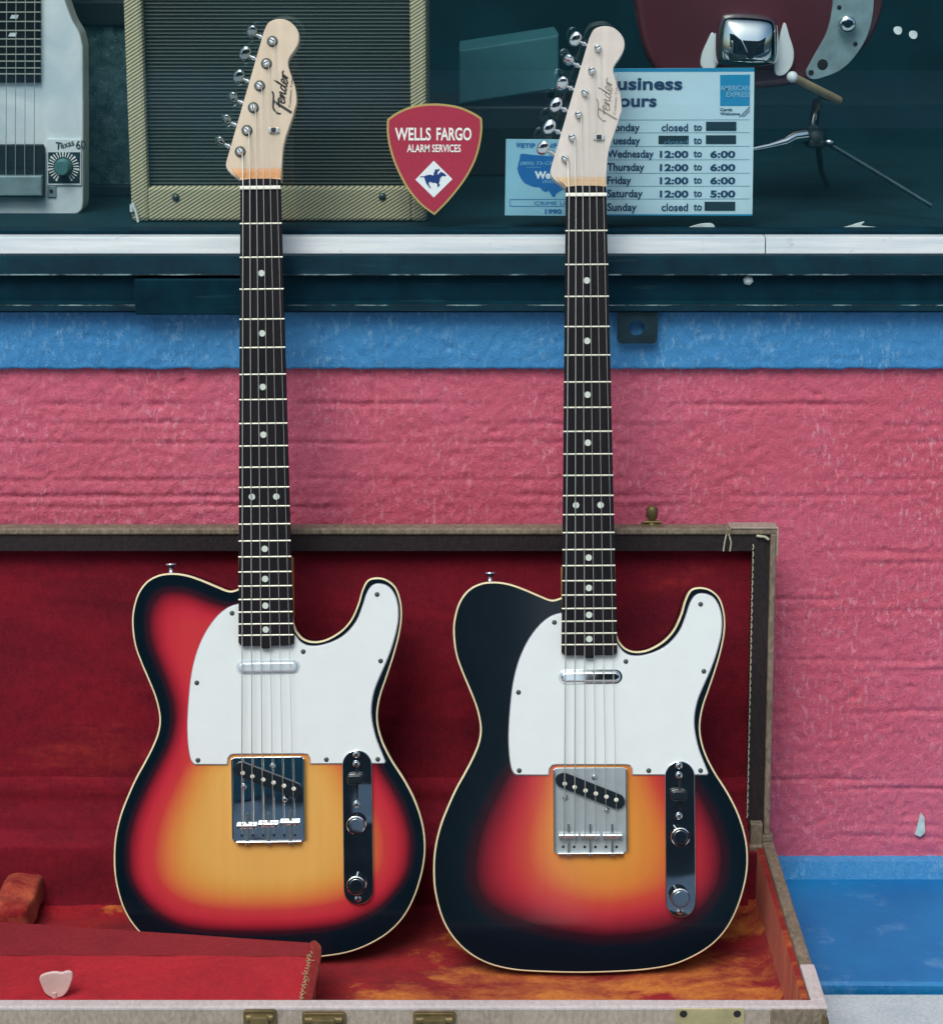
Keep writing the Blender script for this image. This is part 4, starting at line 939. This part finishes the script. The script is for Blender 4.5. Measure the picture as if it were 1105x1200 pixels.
a_ = onY(477, 177.5, GY); put_text(mb, 'ALARM SERVICES', a_.x, onY(540, 177, GY).x, a_.z, onY(477, 169, GY).z-a_.z, yy, .018)
skid(mb, 'lettering', MM['signletter'], sh)
def ZH(x, y): return (480+x*.05831, 170+y*.05831)
mb = MB(); mb.flat(onG([ZH(*q) for q in [(485,305),(860,675),(485,1045),(115,685)]], GY), GY-.0012); em = skid(mb, 'emblem', MM['diamond'], sh)
hp = [(210,622),(300,614),(335,598),(420,583),(480,603),(483,560),(500,520),(515,502),(498,488),(545,474),(566,488),(585,462),(602,468),(597,500),(565,520),(560,562),(548,592),(575,578),(610,545),(630,528),(682,550),(740,600),(722,616),(662,610),(640,618),(612,660),(598,730),(583,768),(612,782),(580,832),(553,820),(562,784),(520,745),(462,748),(420,725),(380,742),(388,782),(432,855),(410,850),(375,815),(330,750),(308,690),(292,634),(212,634)]
mb = MB(); mb.flat(onG([ZH(*q) for q in hp], GY), GY-.0016); mb.build('horse_rider', MM['horseblue'], em)
# -- tip line card (behind the glass)
def ZT(x, y): return (585+x*.11765, 150+y*.11765)
tc = tag(empty('tip_card', (onY(630, 205, SY).x, SY, onY(630, 205, SY).z)), 'pale blue crime line card with blue map, low on the glass behind a headstock', 'sticker')
mb = MB(); mb.prism(onG([(593, 162.5), (688, 163), (688, 252.5), (591.5, 252)], SY), SY+.001, SY); skid(mb, 'card', MM['tipcard'], tc)
mp_ = [(210,255),(250,253),(350,266),(560,280),(640,285),(700,320),(720,380),(722,470),(700,560),(706,625),(690,622),(660,608),(620,618),(570,648),(552,686),(525,678),(505,640),(490,622),(462,635),(432,620),(402,586),(350,585),(310,572),(252,545),(216,500),(192,452),(180,405),(190,352),(204,300)]
mb = MB(); mb.flat(onG([ZT(*q) for q in mp_], SY), SY-.0003); skid(mb, 'map', MM['mapblue'], tc)
def trow(mb, s_, x0, x1, yb, yt, Y, bold=.0, cr='H'): 
    a_ = onY(x0, yb, Y); put_text(mb, s_, a_.x, onY(x1, yb, Y).x, a_.z, onY(x0, yt, Y).z-a_.z, Y-.0006, bold, cr)
mb = MB(); trow(mb, 'W', *ZT(165, 0)[:1], ZT(222, 0)[0], ZT(0, 192)[1], ZT(0, 142)[1], SY, .03); trow(mb, 'ETIP', ZT(222, 0)[0], ZT(358, 0)[0], ZT(0, 192)[1], ZT(0, 150)[1], SY, .03); trow(mb, 'INFO', ZT(450, 0)[0], ZT(640, 0)[0], ZT(0, 194)[1], ZT(0, 150)[1], SY, .02)
trow(mb, '1990', ZT(455, 0)[0], ZT(620, 0)[0], ZT(0, 848)[1], ZT(0, 806)[1], SY, .03); trow(mb, 'CRIME LINE', ZT(350, 0)[0], ZT(760, 0)[0], ZT(0, 762)[1], ZT(0, 728)[1], SY, 0)
x0, x1 = onY(ZT(108, 0)[0], 235, SY).x, onY(686, 235, SY).x; za, zb = onY(600, ZT(0, 708)[1], SY).z, onY(600, ZT(0, 776)[1], SY).z
stroke(mb, [(x0, za), (x1, za)], .0005, SY-.0004); stroke(mb, [(x0, zb), (x1, zb)], .0005, SY-.0004); stroke(mb, [(x0, zb), (x0, za)], .0005, SY-.0004)
skid(mb, 'lettering', MM['mapblue'], tc)
mb = MB(); trow(mb, '(800) 73-CRIME', ZT(210, 0)[0], ZT(640, 0)[0], ZT(0, 362)[1], ZT(0, 330)[1], SY, .01); trow(mb, 'anonymous', ZT(270, 0)[0], ZT(410, 0)[0], ZT(0, 392)[1], ZT(0, 378)[1], SY, 0); trow(mb, '(800)', ZT(430, 0)[0], ZT(540, 0)[0], ZT(0, 545)[1], ZT(0, 515)[1], SY, 0); skid(mb, 'small_lettering', MM['maplight'], tc)
mb = MB(); trow(mb, 'WeTip', ZT(352, 0)[0], ZT(640, 0)[0], ZT(0, 498)[1], ZT(0, 430)[1], SY, .05); skid(mb, 'bold_lettering', MM['mapwhite'], tc)
# -- hours sign
def ZB(x, y): return (700+x*.17195, 70+y*.17195)
hs = tag(empty('hours_sign', (onY(790, 165, SY).x, SY, onY(790, 165, SY).z)), 'white and blue business hours sign listing the week, behind the glass', 'sign')
cr_ = [ZB(1070, 52), ZB(1056, 1062), (697, 252), (697, 80)]
mb = MB(); mb.prism(onG(cr_, SY), SY+.0015, SY); skid(mb, 'card', MM['signwhite'], hs)
mb = MB(); mb.flat(onG([(697, 80), (697, 83.6), ZB(1069, 78), ZB(1070, 52)], SY), SY-.0003); mb.flat(onG([(697, 250.6), (697, 252), ZB(1056, 1062), ZB(1056, 1050)], SY), SY-.0003); mb.flat(onG([ZB(836, 100), ZB(1041, 98), ZB(1038, 312), ZB(836, 312)], SY), SY-.0003)
skid(mb, 'blue_panel', MM['signblue'], hs)
mb = MB(); trow(mb, 'Business', 708, 799.5, 104.3, 90.5, SY, .03); trow(mb, 'Hours', 708.5, 769.3, 124.2, 110.8, SY, .03)
rows = [('Monday', 149.5+3.6, 749.5), ('Tuesday', 165+3.6, 750), ('Wednesday', 180.5+3.6, 766), ('Thursday', 196+3.6, 755), ('Friday', 211.5+3.6, 739.5), ('Saturday', 227+3.6, 753), ('Sunday', 243+3.6, 746)]
for i, (s_, yb, x1) in enumerate(rows):
    trow(mb, s_, 711.3, x1, yb, yb-8.6, SY, .024)
    trow(mb, 'to', 812.5, 822.3, yb-.6, yb-9, SY, .022)
    if i in (0, 6): trow(mb, 'closed', 775, 806, yb, yb-8.4, SY, .022)
    elif i > 1:
        trow(mb, '12:00', 773, 806.5, yb, yb-7.4, SY, .035); trow(mb, '5:00' if i == 5 else '6:00', 832, 861.5, yb, yb-7.4, SY, .035)
trow(mb, 'Cards', 843.5, 858, ZB(0, 346)[1], ZB(0, 328)[1], SY, .03); trow(mb, 'Welcome', 843.5, 867, ZB(0, 374)[1], ZB(0, 356)[1], SY, .03)
for dx in (0, 3.2, 5.6): stroke(mb, onG([ZB(968+dx*5, 388), ZB(1040, 318+dx*5)], SY), .0008 if dx == 0 else .0005, SY-.0004)
skid(mb, 'lettering', MM['ink'], hs)
mb = MB(); 
for (x0, y0, x1, y1) in ((827.2, 142.2, 862.8, 152.8), (771.5, 158.5, 807, 168.3), (827, 158, 862.5, 168.3), (825.5, 236, 861.5, 246.6)):
    mb.flat(onG([(x0, y0), (x1, y0), (x1, y1), (x0, y1)], SY), SY-.0005)
skid(mb, 'blackout_bar', MM['inkdark'], hs)
mb = MB(); trow(mb, 'closed', 778, 806, 169.3, 163, SY-.0006, .0); 
skid(mb, 'scratched_lettering', MM['maplight'], hs)
mb = MB()
for y in (140.2, 155.3, 171.3, 187, 202.8, 218, 233): stroke(mb, onG([(700, y), (878.5, y-.3)], SY), .0005, SY-.0003)
skid(mb, 'rule', MM['inkline'], hs)
mb = MB(); trow(mb, 'AMERICAN', 843.8, 878.5, ZB(0, 206)[1], ZB(0, 172)[1], SY-.0003, .02); trow(mb, 'EXPRESS', 851, 879, ZB(0, 250)[1], ZB(0, 216)[1], SY-.0003, .02); skid(mb, 'logo_lettering', MM['maplight'], hs)

# ================================================================== THINGS BEHIND THE GLASS
# -- tweed amplifier
AY = .085
amp = tag(empty('tweed_amplifier', (onY(325, 260, AY).x, AY, ZF)), 'tweed covered amplifier with ribbed brown grille standing behind the glass', 'amplifier')
L0, L1, R0, R1 = onY(150, 150, AY).x, onY(171, 150, AY).x, onY(481, 150, AY).x, onY(500, 150, AY).x; b0, b1 = ZF+.001, onY(300, 219, AY).z; at_ = b1+.42
mb = MB(); dpt = .2
mb.box(L0, L1, AY, AY+dpt, b0, at_, bev=.004); mb.box(R0, R1, AY, AY+dpt, b0, at_, bev=.004); mb.box(L1-.001, R0+.001, AY+.0006, AY+dpt-.001, b0+.0006, b1, bev=.003); mb.box(L1-.001, R0+.001, AY+.0006, AY+dpt-.001, at_-.06, at_-.0006, bev=.003); mb.box(L1, R0, AY+dpt-.01, AY+dpt-.003, b1, at_-.06)
skid(mb, 'cabinet', MM['tweed'], amp)
mb = MB(); mb.box(L1-.001, R0+.001, AY+.014, AY+.02, b1-.001, at_-.058); skid(mb, 'grille_cloth', MM['grille'], amp)
for (x, y) in ((206, 231), (448, 230)):
    p = onY(x, y, AY); mb = MB(); mb.lathe([(.0042, 0), (.0036, .0016), (.0015, .0024)], (p.x, AY, p.z), (0, -1, 0), 14); skid(mb, 'screw', MM['screw'], amp)
p = onY(156, 255, AY); mb = MB(); mb.tube([(p.x, AY-.003, ZF+.022), (p.x+.004, AY-.004, ZF+.012), (p.x+.006, AY-.004, ZF+.001)], .0016, 8); mb.tube([(p.x-.001, AY-.002, ZF+.02), (p.x-.001, AY-.002, ZF+.012)], .002, 8); skid(mb, 'cord_end', MM['whiteplastic'], amp)
# -- dark amplifier further back, left
DY = .30
da = tag(empty('dark_amplifier', (onY(60, 230, DY).x, DY, ZF)), 'dark sparkle grille amplifier behind the white lap steel guitar', 'amplifier')
x0, x1 = onY(-190, 100, DY).x, onY(158, 100, DY).x; zb_ = onY(100, 216, DY).z; zt_ = onY(100, 31, DY).z
mb = MB(); mb.box(x0, x1, DY+.012, DY+.2, ZF+.001, zt_+.12, bev=.004); mb.box(x0, x1, DY, DY+.014, ZF+.001, zb_, bev=.003); mb.box(x0, x1, DY, DY+.014, zt_, zt_+.03, bev=.003); skid(mb, 'cabinet', MM['blackcab'], da)
mb = MB(); mb.box(x0+.004, x1-.004, DY+.006, DY+.013, zb_-.002, zt_+.002); mb.box(x0+.004, x1-.004, DY+.006, DY+.013, zt_+.028, zt_+.115); skid(mb, 'grille_cloth', MM['sparkle'], da)
# -- lap steel guitar
LY = .16
def GL(pts, Y=LY): return onG(pts, Y)
ls = tag(empty('lap_steel_guitar', (onY(20, 250, LY).x, LY, ZF)), 'worn white lap steel guitar with dark fretboard standing behind the glass', 'guitar')
ol = catmull([(74,-6),(84,22),(93,38),(97,55)], 4, False)+[(97.5,130)]+catmull([(97.5,236),(96,245),(90,250.5),(80,251.5)], 4, False)+[(-130,251.5),(-140,240),(-140,60),(-118,20),(-108,-6),(-90,-220),(50,-220)]
mb = MB(); mb.prism(GL(ol), LY+.04, LY, .002, smooth_side=False); skid(mb, 'body', MM['pearloid'], ls)
mb = MB(); mb.prism(GL([(-80,-210),(48,-210),(48,96),(-80,96.5)]), LY+.0005, LY-.005, .0005, smooth_side=False); fbd = skid(mb, 'fingerboard', MM['rosewood'], ls)
for y in (86,79,71,63,54,45,35,24.5,13.5,2,-10,-24,-40,-57,-75):
    a_, c_ = onY(-80, y, LY-.005), onY(48, y, LY-.005); mb = MB(); mb.box(a_.x, c_.x, LY-.0062, LY-.0049, a_.z-.0006, a_.z+.0006); o = mb.build('fret', MM['fretwire'], fbd)
for (x, y) in ((16.5, 19), (14.5, 40)):
    mb = MB(); mb.flat(GL([(x-5, y+2.2), (x-3, y-2.2), (x+5.5, y-2.2), (x+4, y+2.2)], LY-.0055), LY-.0055); o = mb.build('inlay', MM['whiteplastic'], fbd)
mb = MB(); mb.prism(GL([(-90,168.5),(51,168.5),(53,172),(53,230),(-90,230)]), LY+.0005, LY-.008, .0012, smooth_side=False); mb.prism(GL([(-90,194),(52,194),(52,196),(-90,196)], LY-.008), LY-.0075, LY-.009, 0); pk = skid(mb, 'pickup', MM['blackcab'], ls)
mb = MB(); mb.prism(GL([(-92,204.5),(50.5,204.5),(50.5,228),(-92,228)], LY-.008), LY-.0078, LY-.018, .0015, smooth_side=False); skid(mb, 'bridge_cover', MM['greymetal'], ls)
for i, x in enumerate((-38, -26, -15, -4, 7, 18, 29, 40)):
    a_, c_ = onY(x+1.5, -210, LY-.012), onY(x, 206, LY-.012); mb = MB(); mb.tube([(a_.x, LY-.012, a_.z), (c_.x, LY-.012, c_.z)], .0005, 6); skid(mb, 'string', MM['string'], ls)
mb = MB(); mb.prism(GL([(55.5,162.5),(95.5,162.5),(95.5,216.5),(55.5,216.5)]), LY+.0005, LY-.0022, .0004, smooth_side=False); cpn = skid(mb, 'control_panel', MM['whiteplastic'], ls)
def sub(mb, name, mat, par): return mb.build(name, mat, par)
mb = MB(); mb.flat(GL([(56.5,178),(94,178),(93.5,214.5),(56.5,214.5)], LY-.0025), LY-.0025); sub(mb, 'dial', MM['inkdark'], cpn)
kc = onY(74.3, 195.2, LY-.003); sc_ = onY(75.3, 195.2, LY-.003).x-kc.x
mb = MB()
for k in range(25):
    an = R(-60+k*12.5); r0_, r1_ = 11.5*sc_, (18.2 if k % 4 else 18.8)*sc_; ca, sa = math.cos(an), math.sin(an)
    stroke(mb, [(kc.x+r0_*ca, kc.z+r0_*sa), (kc.x+r1_*ca, kc.z+r1_*sa)], [.9*sc_, (1.5 if k % 4 else 2.6)*sc_], LY-.0029)
a_ = onY(64.5, 174, LY-.003); put_text(mb, 'T', onY(57, 0, LY).x, onY(64.5, 0, LY).x, a_.z, 8*sc_, LY-.0028, .02, rot=-8); put_text(mb, 'exas', onY(64.5, 0, LY).x, onY(81, 0, LY).x, a_.z, 7*sc_, LY-.0028, .01, rot=16); put_text(mb, '60', onY(82, 0, LY).x, onY(94, 0, LY).x, a_.z-.0003, 9.5*sc_, LY-.0028, .01)
lt_ = mb
# split the ink: letters dark, ticks white
nt_ = 25*2
o = MB(); nticks = sum(1 for _ in range(25)); 
vt = [v for v in mb.v[:25*4]]; ft = [f for f in mb.f[:25]]
m1 = MB(); m1.add(vt, ft); sub(m1, 'tick_marks', MM['signletter'], cpn)
m2 = MB(); m2.v = mb.v[100:]; m2.f = [tuple(i-100 for i in f) for f in mb.f[25:]]; m2.sm = [False]*len(m2.f); sub(m2, 'lettering', MM['inkdark'], cpn)
mb = MB(); mb.lathe([(.0098, 0), (.0098, .002), (.0088, .003), (.0082, .012), (.0072, .0135)], (kc.x, LY-.0026, kc.z), (0, -1, 0), 28); sub(mb, 'knob', MM['teal_knob'], cpn)
mb = MB(); mb.prism(GL([(56,217.5),(66,217.5),(66,230.5),(56,230.5)]), LY, LY-.002, .0004, smooth_side=False); br2 = skid(mb, 'cover_clip', MM['greymetal'], ls)
p = onY(60.5, 223.5, LY); mb = MB(); mb.lathe([(.0022, 0), (.0018, .001)], (p.x, LY-.002, p.z), (0, -1, 0), 12); sub(mb, 'screw', MM['hole'], br2)
# -- maroon guitar on a stand, right
RY = .17
rg = tag(empty('maroon_guitar', (onY(900, 105, RY).x, RY, onY(900, 105, RY).z)), 'maroon electric guitar with chrome bridge cover held on a stand behind the hours sign', 'guitar')
ob = catmull([(738,-60),(745,10),(757,62),(780,94),(815,104),(860,106),(920,101),(970,88),(1008,62),(1030,28),(1037,-10),(1030,-60),(1000,-110),(990,-170),(1020,-230),(980,-280),(900,-250),(840,-250),(790,-250),(755,-180),(742,-110)], 5)
mb = MB(); mb.prism(onG(ob, RY), RY+.04, RY, .009, nb=5); skid(mb, 'body', MM['redbody'], rg)
pl = catmull([(977,-30),(976,-8),(974,14),(968,38),(955,62),(944,82)], 4, False)+catmull([(945,88),(951,92),(962,90.5),(985,81),(1004,62),(1017,38),(1023,10),(1024,-30)], 4, False)
mb = MB(); mb.prism(onG(pl, RY), RY, RY-.0026, .0006, smooth_side=False); cpl = skid(mb, 'control_plate', MM['greymetal'], rg)
def subr(mb, name, mat, par): return mb.build(name, mat, par)
p = onY(991, 27, RY); mb = MB(); mb.lathe([(.0098, 0), (.0096, .010), (.0085, .0125), (.004, .013)], (p.x, RY-.0026, p.z), (0, -1, 0), 24); subr(mb, 'knob', MM['chrome'], cpl)
for (x, y, r_) in ((963.5, 75, .0042), (1002, 51, .0018), (983, 8, .0018), (950, 84.5, .0022)):
    p = onY(x, y, RY); mb = MB(); mb.lathe([(r_*1.45, 0), (r_*1.35, .0006)], (p.x, RY-.0026, p.z), (0, -1, 0), 14); mb.lathe([(r_, .0005), (r_, .0012)], (p.x, RY-.0027, p.z), (0, -1, 0), 14); subr(mb, 'hole', MM['hole'] , cpl)
cv = catmull([(838,70),(839,40),(845,20),(856,15),(880,15),(902,18),(911,26),(913,45),(912,68),(904,76),(880,79),(850,77)], 4)
mb = MB(); oc = ccw(onG(cv, RY-.02)); vs = []; cx_ = sum(q[0] for q in oc)/len(oc); cz_ = min(q[1] for q in oc)+.22*(max(q[1] for q in oc)-min(q[1] for q in oc)); nn_ = len(oc)
for (k_, y_) in ((1, RY+.002), (1, RY-.010), (.985, RY-.016), (.95, RY-.021), (.88, RY-.0255), (.76, RY-.0300), (.58, RY-.0345), (.36, RY-.0375), (.12, RY-.039)):
    for q in oc: vs.append((cx_+(q[0]-cx_)*k_, y_, cz_+(q[1]-cz_)*k_))
mb.add(vs, [(i*nn_+k, i*nn_+(k+1) % nn_, (i+1)*nn_+(k+1) % nn_, (i+1)*nn_+k) for i in range(8) for k in range(nn_)], True); mb.add(vs[-nn_:], [tuple(range(nn_))]); skid(mb, 'bridge_cover', MM['chrome'], rg)
for pts in ([(836,38),(828,50),(822,65),(822,78),(834,81),(842,70)], [(919,26),(925,42),(930,60),(928,76),(919,87),(909,87),(907,74),(912,50)]):
    mb = MB(); mb.prism(onG(catmull(pts, 4), RY-.004), RY, RY-.006, .001); skid(mb, 'white_guard', MM['whiteplastic'], rg)
# -- stand
TYs = .155
gs = tag(empty('guitar_stand', (onY(958, 160, TYs).x, TYs, ZF)), 'chrome tripod guitar stand with tan rubber arm holding up the maroon guitar', 'guitar stand')
def st_pt(x, y, Y=TYs): p = onY(x, y, Y); return Vector((p.x, Y, p.z))
a_, c_ = st_pt(929, 90, .125), st_pt(983, 117, .19); mb = MB(); mb.tube([a_, a_.lerp(c_, .1), c_], [.0042, .0046, .0046], 12); ya = skid(mb, 'yoke_arm', MM['rubber'], gs)
mb = MB(); d_ = (a_-c_).normalized(); mb.ellipsoid(a_+d_*.001, [Vector((.0062, 0, 0)), Vector((0, .0062, 0)), Vector((0, 0, .0062))]); o = mb.build('end_cap', MM['whiteplastic'], ya)
mb = MB(); mb.tube([c_, st_pt(962, 112, .20), st_pt(957, 122, .185)], .0035, 8); skid(mb, 'crank', MM['blackcab'], gs)
mb = MB(); mb.tube([st_pt(957, 120, .185), st_pt(953, 150)], .0062, 14); skid(mb, 'post', MM['chrome'], gs)
mb = MB(); mb.lathe([(.010, 0), (.0125, .004), (.0125, .014), (.008, .018)], st_pt(955, 171), (0, 0, 1), 16); mb.box(st_pt(946, 160).x, st_pt(966, 160).x, TYs-.012, TYs+.012, st_pt(955, 172).z, st_pt(955, 162).z, bev=.003); skid(mb, 'collar', MM['blackcab'], gs)
mb = MB(); mb.tube([st_pt(944, 158, .145), st_pt(930, 160, .14), st_pt(920, 166, .135), st_pt(900, 171, .13), st_pt(860, 179, .12), st_pt(780, 196, .10)], [.0075, .0065, .0055, .0038, .0028, .0028], 12); skid(mb, 'leg', MM['chrome'], gs)
mb = MB(); mb.tube([st_pt(968, 166, .145), st_pt(1020, 197, .13), st_pt(1092, 241, .10)], .0030, 10); skid(mb, 'leg', MM['darkmetal'], gs)
mb = MB(); mb.tube([st_pt(958, 165, .17), st_pt(962, 200, .3), Vector((st_pt(970, 215, .4).x, .4, ZF+.003))], .0034, 10); skid(mb, 'leg', MM['darkmetal'], gs)
mb = MB(); p = st_pt(972, 166, .140); mb.ellipsoid(p, [Vector((.0055, 0, 0)), Vector((0, .004, 0)), Vector((0, 0, .0035))]); skid(mb, 'wing_nut', MM['chrome'], gs)
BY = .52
tb = tag(empty('reflection_box', (onY(595, 100, BY).x, BY, ZF)), 'added dim teal box standing in for a glass reflection beside the right headstock', 'box')
mb = MB(); q = onG([(538, 58), (655, 40), (655, 104), (538, 122)], BY); mb.prism(q, BY+.18, BY, .003, smooth_side=False); skid(mb, 'reflection_block', MM['teal_reflect'], tb)  # made-up box in place of a dim reflection in the pane
mb = MB(); q0, q1 = onY(536, 122, BY), onY(657, 122, BY); mb.box(q0.x-.05, q1.x+.1, BY-.01, BY+.2, ZF, onY(538, 123, BY).z, bev=.003); skid(mb, 'added_plinth', MM['blackcab'], tb)  # added only to carry the reflection box
# -- white paint smears and two pale dots on the glass
def blob(pts, label, name='paint_smear'):
    mb = MB(); mb.prism(catmull(onG(pts, GY), 4), GY+.0004, GY-.0008, .0003); o = mb.build(name, MM['paintwhite']); tag(o, label, 'paint smear', 'paint specks on the glass'); return o
blob([(788,270.5),(802,267.5),(820,262),(834,261.5),(838,267),(834,271),(805,271.5)], 'larger white paint smear at the foot of the glass under the hours sign')
blob([(972,268),(990,265.5),(1005,261),(1013,259.5),(1010,264),(1031,266.5),(1012,270),(990,270.5)], 'ragged thin white paint smear at the foot of the glass under the stand')
blob([(1049,31),(1055,31),(1057,35),(1055,39.5),(1050,39.5),(1047,35)], 'small round white dot on the glass, the left one of a pair', 'white_dot')
blob([(1067,36),(1073,36),(1075,40),(1073,44.5),(1068,44.5),(1065,40)], 'small round white dot on the glass, the right one of a pair', 'white_dot')
# -- chip in the pink paint above the skirting
mb = MB(); mb.prism(onG([(1079,953),(1083,958),(1084,976),(1078,981),(1072,978),(1075,968)], -.003), 0.0, -.0042, .0004, smooth_side=False); skid(mb, 'paint_chip', MM['paintwhite'], shop)
